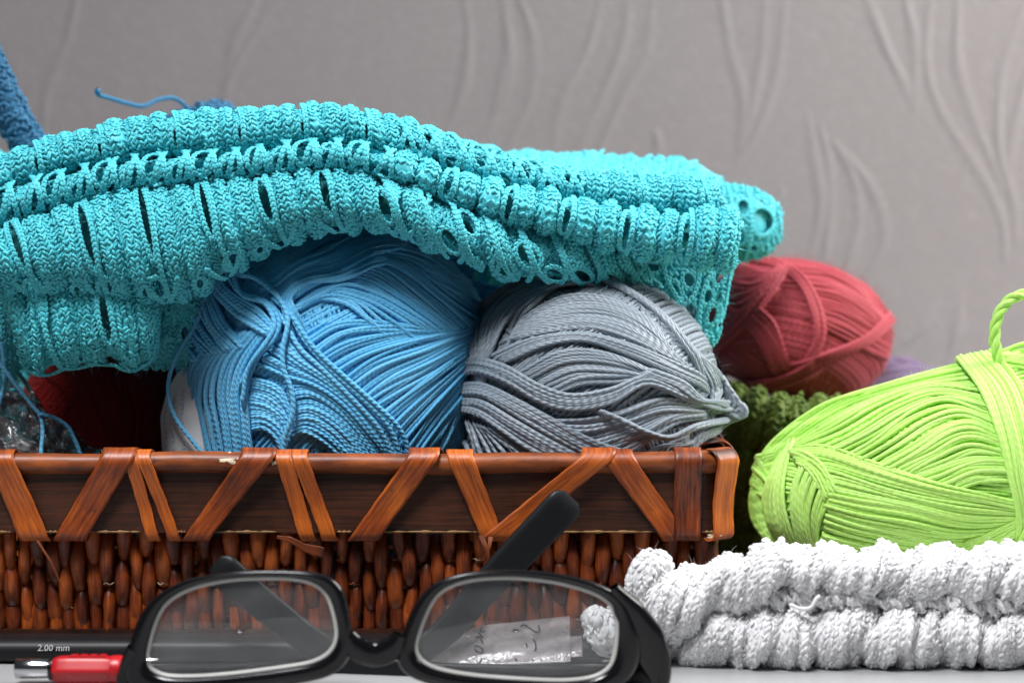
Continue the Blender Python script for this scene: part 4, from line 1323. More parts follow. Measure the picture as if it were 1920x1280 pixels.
# the hem hanging into the basket on the left
c4 = [(0, 522, 14, 560, 80, 6), (22, 515, 30, 600, 79, 8), (55, 510, 62, 690, 78.5, 9), (110, 505, 122, 684, 78.5, 9.5), (180, 502, 196, 674, 78.5, 9.5), (235, 500, 246, 686, 79, 9), (275, 500, 278, 668, 81, 8), (310, 500, 298, 622, 90, 6), (350, 498, 326, 570, 92, 5)]
r4 = [(8, 52), (56, 74), (98, 140), (143, 185), (212, 252), (256, 296)]
h4 = [(84, 0.35, 6, 0.35), (198, -0.05, 12, 0.55), (88, 0.95, 12, 0.2), (190, 1.0, 14, 0.22), (262, 0.95, 16, 0.24)]
ch4 = [[(84, 1.2), (82, 0.3), (90, -0.6), (104, -1.3)], [(206, 1.1), (208, 0.2), (216, -0.6), (238, -1.1)], [(60, 1.2), (66, 0.7), (90, 0.5)], [(150, 1.3), (158, 0.9), (172, 0.6)]]
a = np.linspace(8, 330, 60)
ch4.append([(x, -1.42 + 0.10 * math.sin(x * 0.13)) for x in a])
ch4.append([(10, f) for f in np.linspace(1.2, -1.4, 12)])
k4 = Knit(roll_base(c4, slant=-6), 8, 334, -1.55, 1.45, r4, h4, amp=1.5, recess=1.4, rib_pow=0.42)
knit_part(teal, 'hanging_hem', k4, M['teal'], 150, 70, backing=0, chains=ch4)
# a deeper layer behind the hem
c5 = [(225, 540, 225, 672, 92, 4), (270, 530, 280, 690, 92, 4), (320, 520, 335, 686, 93, 4), (380, 510, 392, 672, 95, 3), (430, 480, 430, 620, 98, 3)]
k5 = Knit(roll_base(c5), 228, 425, -1.5, 1.5, [], [(300, 0.2, 12, 0.2), (345, -0.3, 11, 0.2), (270, -0.4, 10, 0.2)], amp=0.6, recess=0.0)
knit_part(teal, 'inner_drape', k5, M['teal'], 60, 30, backing=0, st=dict(row=1.5, col=1.5))
c6 = [(-80, 500, -80, 720, 104, 4), (-30, 520, -20, 740, 102, 4), (10, 540, 14, 730, 104, 4), (40, 550, 40, 690, 108, 3)]
k6 = Knit(roll_base(c6), -75, 38, -1.5, 1.5, [], [(-5, 0.2, 9, 0.2)], amp=0.6, recess=0.0)
knit_part(teal, 'inner_drape', k6, M['teal'], 40, 30, backing=0, st=dict(row=1.5, col=1.5))
# lacy drape on the right, behind the grey ball
c7 = [(1110, 445, 1110, 540, 104, 4), (1170, 455, 1170, 556, 108, 4), (1225, 465, 1222, 588, 112, 4), (1275, 470, 1265, 636, 115, 5), (1310, 474, 1302, 658, 117, 5), (1345, 478, 1338, 640, 119, 5), (1374, 482, 1352, 592, 121, 5), (1388, 486, 1360, 560, 127, 4)]
h7 = [(1216, 0.55, 19, 0.32), (1262, 0.05, 13, 0.2), (1288, 0.42, 12, 0.18), (1290, -0.22, 17, 0.2), (1335, -0.35, 10, 0.2), (1345, 0.5, 10, 0.2), (1240, -0.45, 10, 0.18), (1322, -0.85, 5, 0.08), (1325, 0.1, 10, 0.16), (1180, -0.2, 11, 0.2)]
ch7 = [[(1235, 1.2), (1245, 0.3), (1270, -0.1), (1300, -0.5), (1330, -0.9)], [(1310, 0.9), (1300, 0.2), (1270, -0.3), (1250, -0.7)], [(1340, 0.9), (1318, 0.3), (1310, -0.2), (1312, -0.7)], [(1180, 1.2), (1190, 0.4), (1215, -0.2), (1240, -0.8)], [(1215, 1.1), (1200, 0.4), (1170, -0.1), (1150, -0.6)]]
ch7.append([(x, -1.42) for x in np.linspace(1150, 1356, 30)]); ch7.append([(1362, f) for f in np.linspace(1.2, -1.4, 14)])
k7 = Knit(roll_base(c7), 1115, 1370, -1.5, 1.5, [], h7, amp=0.5, recess=0.0)
knit_part(teal, 'lace_drape', k7, M['teal'], 140, 70, backing=5.0, chains=ch7, st=dict(row=1.35, col=1.3, alpha=40))
# top of the folded stack running back towards the wall
tx = np.array([-60, 200, 450, 650, 800, 950, 1050, 1150, 1230, 1300, 1340])
ty0 = np.array([318, 240, 209, 205, 238, 290, 314, 326, 332, 338, 345])
ty1 = np.array([330, 270, 240, 232, 262, 286, 282, 291, 294, 306, 330])


def sheet(c, f):
    c, f = np.broadcast_arrays(np.asarray(c, float), np.asarray(f, float))
    y0 = np.interp(c, tx, ty0) + 4; y1 = np.interp(c, tx, ty1) + 5
    Ya = np.interp(c, X, Y1)
    py = y0 + (y1 - y0) * np.sign(f) * np.abs(f) ** 1.3 + 3 * np.sin(c * 0.045 + 5 * f) * f
    return P(c + 12 * f, py, Ya + (178 - Ya) * f)


k8 = Knit(sheet, -50, 1342, 0.0, 1.0, [], [(x, f, 12, 0.07) for x, f in ((980, .3), (1060, .55), (1120, .3), (1180, .6), (1240, .35), (1290, .6), (900, .5))], amp=0.3, recess=0.0)
knit_part(teal, 'top_layer', k8, M['teal'], 150, 24, backing=3.0, st=dict(row=2.3, col=2.2, length=3.0, rad=0.7))
# blanket back, added behind the balls so gaps and holes look dark
c10 = [(-80, 300, -80, 760, 196, 4), (200, 262, 200, 780, 192, 4), (450, 240, 450, 790, 190, 5), (700, 232, 700, 790, 188, 5), (950, 288, 950, 780, 186, 5), (1150, 294, 1150, 740, 184, 5), (1290, 304, 1290, 700, 182, 4), (1320, 312, 1312, 660, 184, 3)]
k10 = Knit(roll_base(c10), -75, 1318, -1.5, 1.5, [], [], amp=0.4, recess=0.0)
knit_part(teal, 'added_drape', k10, M['teal'], 90, 30, backing=0, st=dict(row=4.2, col=4.0, length=5.5, rad=1.0))
# rounded end of the back fold on the right
c9 = [(1318, 330, 1318, 470, 165, 10), (1360, 346, 1360, 484, 166, 11), (1405, 354, 1405, 486, 168, 11), (1440, 368, 1438, 474, 170, 9), (1458, 388, 1456, 456, 173, 6), (1467, 408, 1466, 434, 176, 2)]
h9 = [(1392, 0.45, 12, 0.25), (1428, 0.1, 19, 0.42), (1385, -0.35, 13, 0.25), (1350, 0.2, 11, 0.25), (1412, -0.75, 9, 0.15)]
k9 = Knit(roll_base(c9), 1322, 1465, -1.6, 1.6, [], h9, amp=0.6, recess=0.0)
knit_part(teal, 'back_fold', k9, M['teal'], 70, 40, backing=1.6, chains=[[(1362, 1.3), (1372, 0.3), (1362, -1.2)], [(1400, 1.2), (1408, 0.1), (1395, -1.2)]], st=dict(row=1.5, col=1.5))

# ---------------------------------------------------------------- white crochet, folded under the lime ball
wh = thing('crochet_cloth', 'thick white crochet cloth folded in scalloped layers under the lime yarn ball', 'crochet', (150, 80, 0))
WST = dict(row=1.45, col=1.2, length=2.6, rad=0.5, alpha=68, jit=0.18, lift=-0.16, spread=10)


def wroll(ctrl, c0, c1, w, slant, amp, name, f0=-1.8, f1=1.8, holes=(), st=WST):
    ribs, x = [], c0 + 2
    while x < c1:
        ww = w * rng.uniform(0.65, 1.35); ribs.append((x, x + ww)); x += ww * 1.02
    K = Knit(roll_base(ctrl, slant=slant), c0, c1, f0, f1, ribs, holes, amp=amp, recess=0.9, rib_pow=0.9, wob=1.0, warp=13.0)
    return knit_part(wh, name, K, M['white'], int((c1 - c0) / 4), 44, backing=3.0, st=st, fuzz=220)


wroll([(1150, 1080, 1150, 1200, 52, 5), (1205, 1085, 1205, 1215, 47, 9), (1260, 1078, 1260, 1205, 45, 11), (1330, 1056, 1330, 1172, 45, 11), (1400, 1042, 1400, 1128, 45, 11), (1500, 1032, 1500, 1112, 45, 11), (1700, 1033, 1700, 1128, 45, 11), (1920, 1035, 1920, 1134, 45, 11), (2100, 1035, 2100, 1134, 45, 11)],
      1160, 2090, 94, 34, 2.5, 'upper_fold')
wroll([(1330, 1110, 1330, 1160, 47, 7), (1420, 1103, 1420, 1150, 46, 9), (1550, 1095, 1550, 1146, 46, 10), (1700, 1105, 1700, 1150, 46, 10), (1920, 1112, 1920, 1160, 46, 10), (2100, 1112, 2100, 1160, 46, 10)],
      1340, 2090, 46, -12, 1.1, 'middle_fold')
wroll([(1200, 1190, 1200, 1236, 60, 6), (1280, 1180, 1280, 1247, 52, 9), (1340, 1152, 1340, 1253, 47, 11), (1420, 1142, 1420, 1255, 45, 12), (1550, 1136, 1550, 1254, 45, 12), (1700, 1140, 1700, 1252, 45, 12), (1920, 1150, 1920, 1252, 45, 12), (2100, 1150, 2100, 1252, 45, 12)],
      1210, 2090, 82, 20, 2.3, 'lower_fold')


def knob(px, py, Y, rx, rz, tilt, depth=6.0):
    ta = tilt * D2R

    def base(c, f):
        c, f = np.broadcast_arrays(np.asarray(c, float), np.asarray(f, float))
        u = rx * np.cos(f) * np.sin(c); v = rz * np.sin(f) * (1 + 0.12 * np.sin(3 * c))
        return P(px + u * math.cos(ta) - v * math.sin(ta), py - (u * math.sin(ta) + v * math.cos(ta)), Y - depth * np.cos(f) * np.cos(c))
    K = Knit(base, -2.2, 2.2, -1.35, 1.35, [(-2.2, -1.3), (-1.3, -0.45), (-0.45, 0.45), (0.45, 1.3), (1.3, 2.2)], [], amp=0.9, recess=0.3, rib_pow=0.7)
    knit_part(wh, 'scallop', K, M['white'], 40, 26, backing=0, ring=False, fuzz=16, st=dict(WST, bare=False))


knob(1213, 1092, 43, 34, 52, -12)
knob(1232, 1062, 44, 22, 24, 20)
knob(1148, 1186, 46, 46, 40, 15)
knob(1120, 1165, 47, 22, 22, 0)
# body of the folded cloth going back under the ball
zs = float(P(1600, 1046, 45)[2])


def wtop(c, f):
    c, f = np.broadcast_arrays(np.asarray(c, float), np.asarray(f, float))
    return np.stack([xf(1560, 45) + (xf(2090, 45) - xf(1560, 45)) * c, 44 + 84 * f, zs - 1 - 8 * np.sin(np.pi * np.clip(f, 0, 1)) ** 0.6 + 0.5 * np.sin(c * 60)], -1)


kt = Knit(wtop, 0, 1, 0.0, 1.0, [], [], amp=0.2, recess=0.0)
knit_part(wh, 'top_layer', kt, M['white'], 60, 20, backing=0, st=dict(row=3.2, col=3.0, length=4.0, rad=0.9))
m1 = MB(); m1.box((xf(1560, 45) + 1, 47, 0.3), (xf(2090, 45), 126, zs - 9.5)); m1.build('body', M['white'], wh, smooth=False)
# a loose thread on the seam
q = cr([(1480, 1132), (1500, 1140), (1520, 1138), (1530, 1122), (1538, 1116)], 30)
m1 = MB(); m1.tube(P(q[:, 0], q[:, 1], 32.5), 0.55, 7); m1.build('loose_thread', M['white'], wh)

# ---------------------------------------------------------------- moss-green crochet stacked behind the lime ball
ms = thing('crochet_cloth', 'moss-green crochet cloth folded in a pile behind the lime ball, beside the basket corner', 'crochet', (90, 190, 0))
for i, (t, b, dy) in enumerate(((765, 850, 0), (838, 925, -2), (915, 1000, -1), (985, 1050, -1))):
    u = -26 if i == 0 else 0
    c = [(1345, t + u, 1345, b, 176 + dy, 5), (1392, t - 4 + u, 1392, b, 168 + dy, 8), (1440, t + u * 0.6, 1440, b + 4, 160 + dy, 10), (1500, t - 12, 1500, b + 6, 158 + dy, 11), (1580, t - 10, 1580, b + 2, 158 + dy, 11), (1660, t - 8, 1660, b, 160 + dy, 10)]
    rb, _ = pattern(1350, 1650, [34, 30], 8)
    K = Knit(roll_base(c, slant=6), 1348, 1655, -1.8, 1.8, rb, [], amp=2.2, recess=0.8)
    knit_part(ms, 'fold', K, M['moss'], 80, 24, backing=0, st=dict(row=2.0, col=1.9, length=3.0, rad=0.75, jit=0.22), ring=False)
m1 = MB(); m1.box((68, 166, 0.3), (107, 232, 61)); m1.build('body', M['moss'], ms, smooth=False)
m1 = MB(); m1.box((69, 164, 0.3), (118, 205, 58)); m1.build('body', M['moss'], ms, smooth=False)

# ---------------------------------------------------------------- blue crochet pieces behind the teal one
def strap(center, half, Y, name, label, org):
    th = thing(name, label, 'crochet', org)
    A = cr(np.asarray(center, float), 200)
    tt = nrm(np.gradient(A, axis=0)); nn = np.c_[-tt[:, 1], tt[:, 0]]
    u = np.linspace(0, 1, 200)

    def base(c, f):
        c, f = np.broadcast_arrays(np.asarray(c, float), np.asarray(f, float))
        x = np.interp(c, u, A[:, 0]); y = np.interp(c, u, A[:, 1]); a = np.interp(c, u, nn[:, 0]); b = np.interp(c, u, nn[:, 1])
        h = half * np.sin(f)
        return P(x + a * h, y + b * h, Y - 5 * np.cos(f))
    K = Knit(base, 0, 1, -2.2, 2.2, [], [], amp=0.4, recess=0.0, out=-1.0)
    knit_part(th, 'edging', K, M['denim'], 60, 24, backing=0, ring=False, st=dict(row=1.7, col=1.7, length=2.6, rad=0.62))
    return th


strap([(-70, 30), (-30, 105), (0, 168), (24, 218), (50, 262), (90, 305), (150, 330)], 30, 150, 'crochet_strap', 'dark blue crochet strap rising behind the turquoise blanket', (-185, 150, 100))
dn = thing('crochet_cloth', 'denim-blue crochet cloth with a loose thread end, behind the top of the turquoise blanket', 'crochet', (-130, 185, 90))
cdn = [(200, 262, 200, 330, 182, 6), (270, 236, 270, 320, 182, 8), (330, 214, 330, 320, 182, 9), (380, 196, 380, 320, 182, 9), (425, 193, 425, 310, 184, 8), (446, 215, 446, 300, 188, 5)]
K = Knit(roll_base(cdn), 205, 444, -1.7, 1.9, [], [], amp=0.5, recess=0.0)
knit_part(dn, 'fold', K, M['denim'], 60, 24, backing=0, ring=False, st=dict(row=1.7, col=1.7, length=2.6, rad=0.62))
q = cr([(362, 215), (345, 196), (325, 184), (298, 187), (268, 199), (235, 193), (205, 184), (186, 178), (182, 166)], 60)
m1 = MB(); m1.tube(P(q[:, 0], q[:, 1], np.linspace(172, 150, 60)), np.r_[np.full(54, 0.75), np.linspace(0.75, 1.2, 6)], 8)
m1.build('thread_end', M['denim'], dn)
# ---------------------------------------------------------------- things inside the basket on the left
# printed paper band beside the blue ball
lab = thing('paper_label', 'white printed paper yarn band with small blue text beside the sky-blue ball', 'label', P(372, 860, 101))
n, m = 30, 40
s = np.linspace(0, 1, n)
ax = np.stack([np.interp(s, [0, 1], [372, 392]), np.interp(s, [0, 1], [672, 900])], -1)
rad = np.interp(s, [0, 0.08, 0.2, 0.42, 0.7, 1], [26, 44, 62, 80, 82, 74])
an = np.linspace(70, 290, m) * D2R
C0 = P(ax[:, 0], ax[:, 1], 101)
rm = rad * 0.160
g = C0[:, None] + rm[:, None, None] * np.stack([np.cos(an), np.sin(-an), 0 * an], -1)[None]
g[..., 2] += 2.0 * np.cos(an)[None]
uv = np.stack(np.broadcast_arrays(np.linspace(0, 1, n)[:, None], np.linspace(1, 0, m)[None]), -1)
m1 = MB(); m1.grid(g, uv=uv[..., :]); m1.build('paper_sheet', M['label'], lab)
a = g[5:9, 26:32] + np.array([0, -0.25, 0]); m1 = MB(); m1.grid(a); m1.build('printed_mark', M['paperblue'], lab)

# crumpled clear film
def vnoise(shape, cells, seed):
    r = np.random.default_rng(seed)
    a = r.standard_normal((cells[0] + 2, cells[1] + 2))
    y = np.linspace(0, cells[0] - 1e-3, shape[0]); x = np.linspace(0, cells[1] - 1e-3, shape[1])
    yi = y.astype(int); xi = x.astype(int); fy = (y - yi)[:, None]; fx = (x - xi)[None]
    return (a[yi][:, xi] * (1 - fy) * (1 - fx) + a[yi + 1][:, xi] * fy * (1 - fx) + a[yi][:, xi + 1] * (1 - fy) * fx + a[yi + 1][:, xi + 1] * fy * fx)


bag = thing('plastic_bag', 'crumpled clear plastic bag at the basket rim beside the dark red ball', 'plastic bag', P(40, 900, 92))
nu, nv = 70, 50
u = np.linspace(-70, 215, nu)[:, None]; v = np.linspace(0, 1, nv)[None]
top = np.interp(u, [-70, 0, 40, 90, 130, 170, 215], [660, 690, 705, 775, 800, 830, 850])
py = top + (880 - top) * v
Y = 90 + 14 * (1 - v) + 3.4 * vnoise((nu, nv), (9, 6), 3) + 2.0 * vnoise((nu, nv), (19, 13), 4)
g = P(np.broadcast_to(u, py.shape) + 5 * vnoise((nu, nv), (12, 9), 5), py + 6 * vnoise((nu, nv), (14, 9), 6), Y)
m1 = MB(); m1.grid(g); m1.build('film', M['film'], bag, smooth=False)
g2 = P(np.broadcast_to(u, py.shape) * 0.9 - 10 + 6 * vnoise((nu, nv), (10, 8), 15), py + 18 + 8 * vnoise((nu, nv), (11, 9), 16), Y + 9 + 3 * vnoise((nu, nv), (15, 11), 17))
m1 = MB(); m1.grid(g2); m1.build('film', M['film'], bag, smooth=False)

th = thing('yarn_thread', 'thin blue thread hanging over the plastic bag into the basket', 'thread', P(76, 900, 80))
for pts, y0, y1 in (([(-40, 640), (0, 682), (30, 722), (62, 762), (76, 780), (80, 810), (77, 850), (77, 900)], 90, 80),
                    ([(72, 775), (100, 782), (125, 798), (138, 820), (150, 850), (160, 890)], 83, 86), ([(2, 640), (8, 690), (3, 740), (-20, 800)], 96, 92)):
    q = cr(pts, 50); m1 = MB(); m1.tube(P(q[:, 0], q[:, 1], np.linspace(y0, y1, 50)), 0.62, 8); m1.build('strand', M['blue'], th)

# ---------------------------------------------------------------- black bar with size print, in front of the basket
bar = thing('needle_case', 'long black plastic needle case lying along the foot of the basket, printed 2.00 mm', 'needle case', (-60, 49, 0))
x0, x1 = -190.0, xf(1225, 49)
prof = np.array([(43.6, 1.2), (43.2, 3.0), (43.6, 4.9), (44.6, 6.1), (46.2, 6.7), (54.0, 6.9), (55.2, 6.2), (55.6, 4), (55.6, 1.0), (54.6, 0.15), (45.0, 0.15)])
xs = np.r_[x0, x0 + 0.6, np.linspace(x0 + 4, x1 - 4, 30), x1 - 0.6, x1]
sc = np.r_[0.86, 0.97, np.ones(30), 0.97, 0.86]
cpt = prof.mean(0)
g = np.stack([np.c_[np.full(len(prof), x), cpt + (prof - cpt) * k] for x, k in zip(xs, sc)])
m1 = MB(); m1.grid(g, True); m1.build('case_body', M['barblack'], bar)
for gx in (0, -1):
    m1 = MB(); e = g[gx]; mid = np.repeat(e.mean(0)[None], len(e), 0); m1.grid(np.stack([e, mid]), True); m1.build('end_cap', M['barblack'], bar)


def text_mesh(s, size, name, mat, parent, loc, rot, shear=0.0, depth=0.00006):
    cu = bpy.data.curves.new(name, 'FONT'); cu.body = s; cu.size = size * 0.001; cu.extrude = depth; cu.shear = shear
    cu.resolution_u = 3
    tmp = bpy.data.objects.new('tmp', cu); scene.collection.objects.link(tmp)
    dg = bpy.context.evaluated_depsgraph_get(); dg.update()
    me = bpy.data.meshes.new_from_object(tmp.evaluated_get(dg))
    bpy.data.objects.remove(tmp); bpy.data.curves.remove(cu)
    me.materials.clear(); me.materials.append(mat)
    o = link(name, me, parent, loc=np.asarray(loc) - ORG[root_of(parent)])
    o.rotation_euler = rot
    return o


tp = P(70, 1219, 43.3)
text_mesh('2.00 mm', 2.55, 'size_print', M['print'], bar, (tp[0], 43.08, tp[2]), (math.pi / 2 - 0.02, 0, 0.0), shear=0.12)

# ---------------------------------------------------------------- small tool with red handle
tool = thing('screwdriver', 'small tool with ribbed red plastic handle and chromed sleeve beside the glasses', 'tool', (-115, 20, 0))
ty, tz = 16.0, 3.85


def lathe_x(mb, prof, sides, yc, zc, phase=0.0, k=None):
    th = np.linspace(0, 2 * np.pi, sides, endpoint=False) + phase
    g = np.stack([np.c_[np.full(sides, x), yc + r * np.cos(th), zc + r * np.sin(th)] for x, r in prof])
    mb.grid(g, True)


def xt_(px):
    return (px - 960) * (ty - 4 - CAM[1]) / FPX


# six-sided handle with softened edges: a rounded hexagon section
def hexr(th):
    a = (th % (np.pi / 3)) - np.pi / 6
    return 0.93 / np.maximum(np.cos(a), 0.9)


th_ = np.linspace(0, 2 * np.pi, 48, endpoint=False)
m1 = MB()
rows = []
for px, r in ((82, 0.5), (83, 2.2), (86, 3.1), (92, 3.7), (100, 4.0), (120, 4.1), (150, 4.1), (186, 4.05), (194, 3.85), (197, 3.8)):
    rr = r * 0.93 * hexr(th_)
    rows.append(np.c_[np.full(48, xt_(px)), ty + rr * np.cos(th_), tz + rr * np.sin(th_)])
m1.grid(np.stack(rows), True); m1.build('handle', M['redplastic'], tool)
m1 = MB(); lathe_x(m1, [(xt_(197), 3.7), (xt_(199), 3.75), (xt_(204), 3.82), (xt_(212), 3.82), (xt_(218), 3.7), (xt_(221), 3.4)], 40, ty, tz); m1.build('collar', M['redplastic'], tool)
m1 = MB(); lathe_x(m1, [(xt_(220), 3.2), (xt_(222), 3.5), (xt_(240), 3.5), (xt_(248), 2.9), (xt_(249), 0.1)], 40, ty, tz); m1.build('end_piece', M['redplastic'], tool)
for px in (128, 146, 164, 182):
    m1 = MB(); m1.box((xt_(px - 6.5), ty - 1.9, tz + 3.2), (xt_(px + 6.5), ty + 1.2, tz + 3.95)); m1.build('grip_rib', M['redplastic'], tool, smooth=False)
m1 = MB(); lathe_x(m1, [(xt_(15), 0.05), (xt_(15.2), 2.3), (xt_(17), 2.75), (xt_(50), 2.7), (xt_(78), 2.55), (xt_(82), 2.4)], 40, ty, tz + 0.3); m1.build('metal_sleeve', M['chrome'], tool)
m1 = MB(); lathe_x(m1, [(xt_(78), 2.0), (xt_(80), 3.0), (xt_(86), 3.2), (xt_(88), 2.0)], 30, ty, tz + 0.2); m1.build('ferrule_ring', M['black'], tool)

# ---------------------------------------------------------------- taped paper tag seen through the lens
tagt = thing('paper_tag', 'strip of paper under clear tape with handwriting, propped against the basket behind the glasses', 'paper tag', P(940, 1240, 41))
TG = [(796, 1228, 815, 1246), (830, 1204, 835, 1247), (868, 1188, 870, 1246), (898, 1173, 900, 1245), (960, 1166, 960, 1243), (1030, 1158, 1030, 1240), (1068, 1154, 1070, 1238)]
A = cr(np.array(TG, float), 50)
v = np.linspace(0, 1, 16)
px = A[:, None, 0] + (A[:, None, 2] - A[:, None, 0]) * v; py = A[:, None, 1] + (A[:, None, 3] - A[:, None, 1]) * v


def tagY(px, py):
    return 40.5 + 0.6 * np.sin(px * 0.03) + 0.25 * np.sin(py * 0.2 + px * 0.05) - 2.0 * np.clip((py - 1222) / 25, 0, 1)


m1 = MB(); m1.grid(P(px, py, tagY(px, py))); m1.build('tape_strip', M['tagfilm'], tagt)
gB = P(px[20:, 8:] + 22, py[20:, 8:] - 8, tagY(px[20:, 8:], py[20:, 8:]) + 1.2); m1 = MB(); m1.grid(gB); m1.build('paper_flap', M['tagfilm'], tagt)
m1 = MB()
c2 = P(A[:, 2], A[:, 3], 38.2); m1.tube(c2, 0.3, 6); m1.build('folded_edge', M['tagfilm'], tagt)


def zt(pts):
    return [(760 + x / 3.84, 1060 + y / 3.84) for x, y in pts]


for st in ([(555, 440), (540, 470), (560, 475), (575, 465)], [(505, 520), (530, 510), (545, 530), (560, 560)], [(520, 480), (545, 500), (560, 520)], [(500, 590), (510, 575), (540, 585), (560, 610), (545, 625), (515, 615), (500, 595)], [(530, 700), (545, 680), (550, 660)],
           [(832, 440), (838, 428), (860, 425), (885, 440)], [(885, 440), (930, 470), (960, 475), (965, 445), (955, 425)], [(870, 555), (878, 590)], [(920, 525), (938, 560), (938, 605), (925, 610)], [(790, 665), (805, 685)], [(912, 670), (925, 690)]):
    q = cr(zt(st), 18)
    m1 = MB(); m1.tube(P(q[:, 0], q[:, 1], tagY(q[:, 0], q[:, 1]) - 0.12), 0.26, 6, flat=0.3, up=(0, -1, 0)); m1.build('ink_stroke', M['ink'], tagt)

# ---------------------------------------------------------------- reading glasses standing upside down
gl = thing('glasses', 'black plastic rimmed eyeglasses standing upside down with folded temples before the basket', 'glasses', (-28, 4, 0))


def kz(pts):
    return np.array([(x / 2.783, 820 + y / 2.783) for x, y in pts])


def rz(pts):
    return np.array([(640 + x / 2.783, 820 + y / 2.783) for x, y in pts])


Lin = kz([(760, 1165), (775, 1080), (800, 980), (840, 890), (880, 845), (1000, 780), (1200, 737), (1400, 728), (1560, 736), (1660, 765), (1710, 815), (1740, 900), (1765, 1020), (1755, 1080), (1720, 1130), (1640, 1172), (1400, 1212), (1180, 1238), (1000, 1248), (850, 1244), (785, 1222)])
Lout = kz([(640, 1275), (660, 1160), (690, 1030), (735, 920), (790, 845), (960, 745), (1200, 700), (1400, 690), (1600, 698), (1720, 722), (1790, 775), (1815, 880), (1835, 1000), (1840, 1090), (1800, 1190), (1700, 1250), (1420, 1300), (1180, 1325), (960, 1335), (760, 1332), (670, 1318)])
Rin = rz([(380, 1130), (388, 1060), (410, 990), (465, 860), (520, 795), (600, 757), (720, 732), (900, 726), (1100, 746), (1250, 783), (1360, 825), (1425, 880), (1445, 960), (1440, 1080), (1418, 1185), (1360, 1240), (1200, 1268), (980, 1265), (720, 1246), (540, 1218), (430, 1182)])
Rout = rz([(285, 1180), (310, 1060), (345, 950), (405, 835), (480, 765), (585, 717), (720, 696), (900, 688), (1110, 705), (1280, 742), (1400, 785), (1490, 850), (1530, 950), (1570, 1080), (1540, 1230), (1440, 1310), (1220, 1348), (980, 1345), (720, 1325), (520, 1295), (360, 1250)])


def closed_cr(p, n):
    q = np.vstack([p[-3:], p, p[:4]])
    d = cr(q, n * 12)
    # cut to the closed part
    i0 = np.argmin(np.linalg.norm(d[: len(d) // 3] - p[0], axis=1)); 
    i1 = len(d) // 2 + np.argmin(np.linalg.norm(d[len(d) // 2:] - p[0], axis=1))
    d = d[i0:i1]
    return cr(d[:: max(1, len(d) // 200)].tolist() + [d[0].tolist()], n + 1)[:-1]


def GY(px):
    """the front bows slightly: its outer ends lie further back"""
    return 1.2 + 5.0 * ((np.asarray(px, float) - 735) / 500) ** 2


def gP(p, off=0.0):
    return P(p[..., 0], p[..., 1], GY(p[..., 0]) + off)


N = 120
for inn, out in ((Lin, Lout), (Rin, Rout)):
    a = inn.mean(0)

    def polar(poly):
        d = closed_cr(poly, 300) - a
        an = np.arctan2(d[:, 1], d[:, 0]); o = np.argsort(an)
        th = np.linspace(-np.pi, np.pi, N, endpoint=False)
        rr = np.interp(th, an[o], np.linalg.norm(d[o], axis=1), period=2 * np.pi)
        rr = np.convolve(np.r_[rr[-2:], rr, rr[:2]], np.ones(5) / 5, 'valid')
        return a + rr[:, None] * np.c_[np.cos(th), np.sin(th)]
    pi2, po2 = polar(inn), polar(out)
    md = lambda k: pi2 + (po2 - pi2) * k
    rows = [gP(md(0.0), 0.6), gP(md(0.06), -0.2), gP(md(0.25), -0.75), gP(md(0.5), -1.0), gP(md(0.75), -0.85), gP(md(0.92), -0.2), gP(md(1.0), 0.9), gP(md(0.97), 2.4), gP(md(0.8), 3.2), gP(md(0.3), 3.2), gP(md(0.02), 2.6)]
    g = np.stack(rows, 1); g = np.concatenate([g, g[:1]])
    m1 = MB(); m1.grid(g, True); m1.build('rim', M['black'], gl)
    m1 = MB()
    ed = gP(md(-0.03), 1.1); ed2 = gP(md(0.10), 1.1)
    m1.tube(ed, 0.8, 8, closed=True, flat=1.0, up=(0, -1, 0)); m1.build('lens_edge', M['lensedge'], gl)
    # the lens: a thin curved pane
    rings = []
    for k in np.linspace(1.0, 0.01, 9):
        p2 = a + (pi2 - a) * k
        rings.append(gP(p2, 1.3) + np.array([0, -1.6, 0]) * (1 - k * k))
    m1 = MB(); m1.grid(np.stack(rings + [r_ + np.array([0, 1.3, 0]) for r_ in rings[::-1]]), True); m1.build('lens', M['lens'], gl)


def bar3(path, wz, wy, sides=16, p=2.6):
    """a bar of rounded-rectangular section along path; wz half height across the view, wy half thickness"""
    path = np.asarray(path, float); n = len(path)
    t = nrm(np.gradient(path, axis=0))
    dy = np.array([0, 1.0, 0]); dy = nrm(dy - (t @ dy)[:, None] * t); dz = np.cross(t, dy)
    th = np.linspace(0, 2 * np.pi, sides, endpoint=False)
    c = np.sign(np.cos(th)) * np.abs(np.cos(th)) ** (2 / p); s = np.sign(np.sin(th)) * np.abs(np.sin(th)) ** (2 / p)
    wz = np.broadcast_to(wz, (n,)); wy = np.broadcast_to(wy, (n,))
    g = path[:, None] + c[None, :, None] * dz[:, None] * wz[:, None, None] + s[None, :, None] * dy[:, None] * wy[:, None, None]
    m1 = MB(); m1.grid(g, True)
    return m1


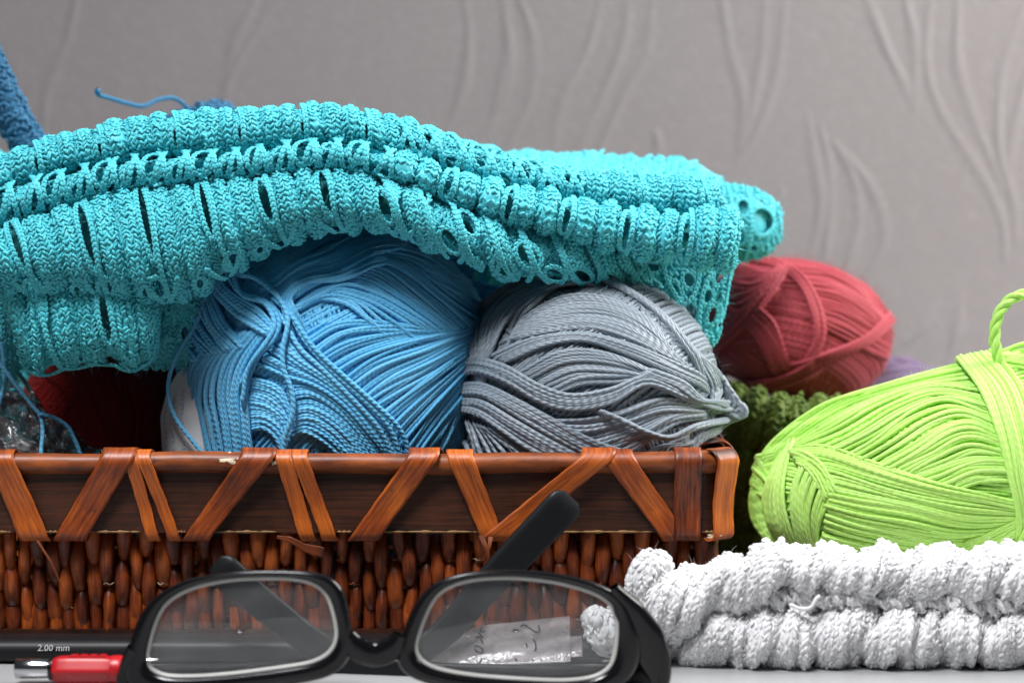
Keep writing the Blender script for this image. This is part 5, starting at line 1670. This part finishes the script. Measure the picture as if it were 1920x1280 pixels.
q = cr([(652, 1190), (664, 1208), (682, 1221), (702, 1226), (722, 1221), (740, 1208), (752, 1190)], 30)
bar3(P(q[:, 0], q[:, 1], GY(q[:, 0]) + 0.8), np.interp(np.linspace(0, 1, 30), [0, .25, .5, .75, 1], [2.2, 3.4, 3.3, 3.4, 2.2]), 1.7).build('bridge', M['black'], gl)
# end pieces where the temples hinge
for pts, wz in (([(1150, 1100), (1180, 1150), (1214, 1208), (1234, 1258), (1236, 1300)], [1.6, 4.4, 5.4, 4.2, 2.0]), ([(255, 1215), (240, 1250), (228, 1285), (222, 1300)], [2.4, 2.4, 2.0, 1.2])):
    q = cr(pts, 26)
    bar3(P(q[:, 0], q[:, 1], GY(q[:, 0]) + np.linspace(1.0, 3.0, 26)), np.interp(np.linspace(0, 1, 26), np.linspace(0, 1, len(wz)), wz), 2.2).build('end_piece', M['black'], gl)


def temple(rows, wz, wy=1.5):
    A = cr(np.asarray(rows, float), 70)
    path = P(A[:, 0], A[:, 1], A[:, 2])
    w = np.interp(np.linspace(0, 1, 70), np.linspace(0, 1, len(wz)), wz)
    e = np.linspace(0, 1, 70)
    cap = np.clip((1 - e) / 0.018, 0, 1) ** 0.5
    t = bar3(path, np.maximum(w * (0.55 + 0.45 * cap), 0.2), np.maximum(np.full(70, wy) * cap, 0.1), 18, 3.2).build('temple', M['tipblack'], gl)
    return t


temple([(228, 1268, 8), (330, 1262, 16), (500, 1258, 26), (660, 1252, 33), (770, 1228, 37), (840, 1178, 39), (900, 1112, 40), (985, 1022, 41), (1072, 932, 42)], [2.6, 2.6, 2.5, 2.6, 3.0, 3.6, 4.1, 4.6, 5.0, 5.2])
temple([(1240, 1266, 8), (1120, 1264, 14), (930, 1262, 22), (760, 1258, 28), (650, 1236, 31), (580, 1200, 32), (510, 1146, 33), (455, 1100, 34), (404, 1054, 35)], [2.6, 2.6, 2.5, 2.6, 2.9, 3.4, 3.8, 4.2, 4.5, 4.6])
# small screws that glint at the hinges
for px, py in ((1140, 1238), (282, 1236)):
    a = P(px, py, 5.5); m1 = MB(); m1.tube(np.array([a + [-2.2, 0, 0], a, a + [2.2, 0, 0]]), 0.28, 8); m1.build('hinge_pin', M['chrome'], gl)
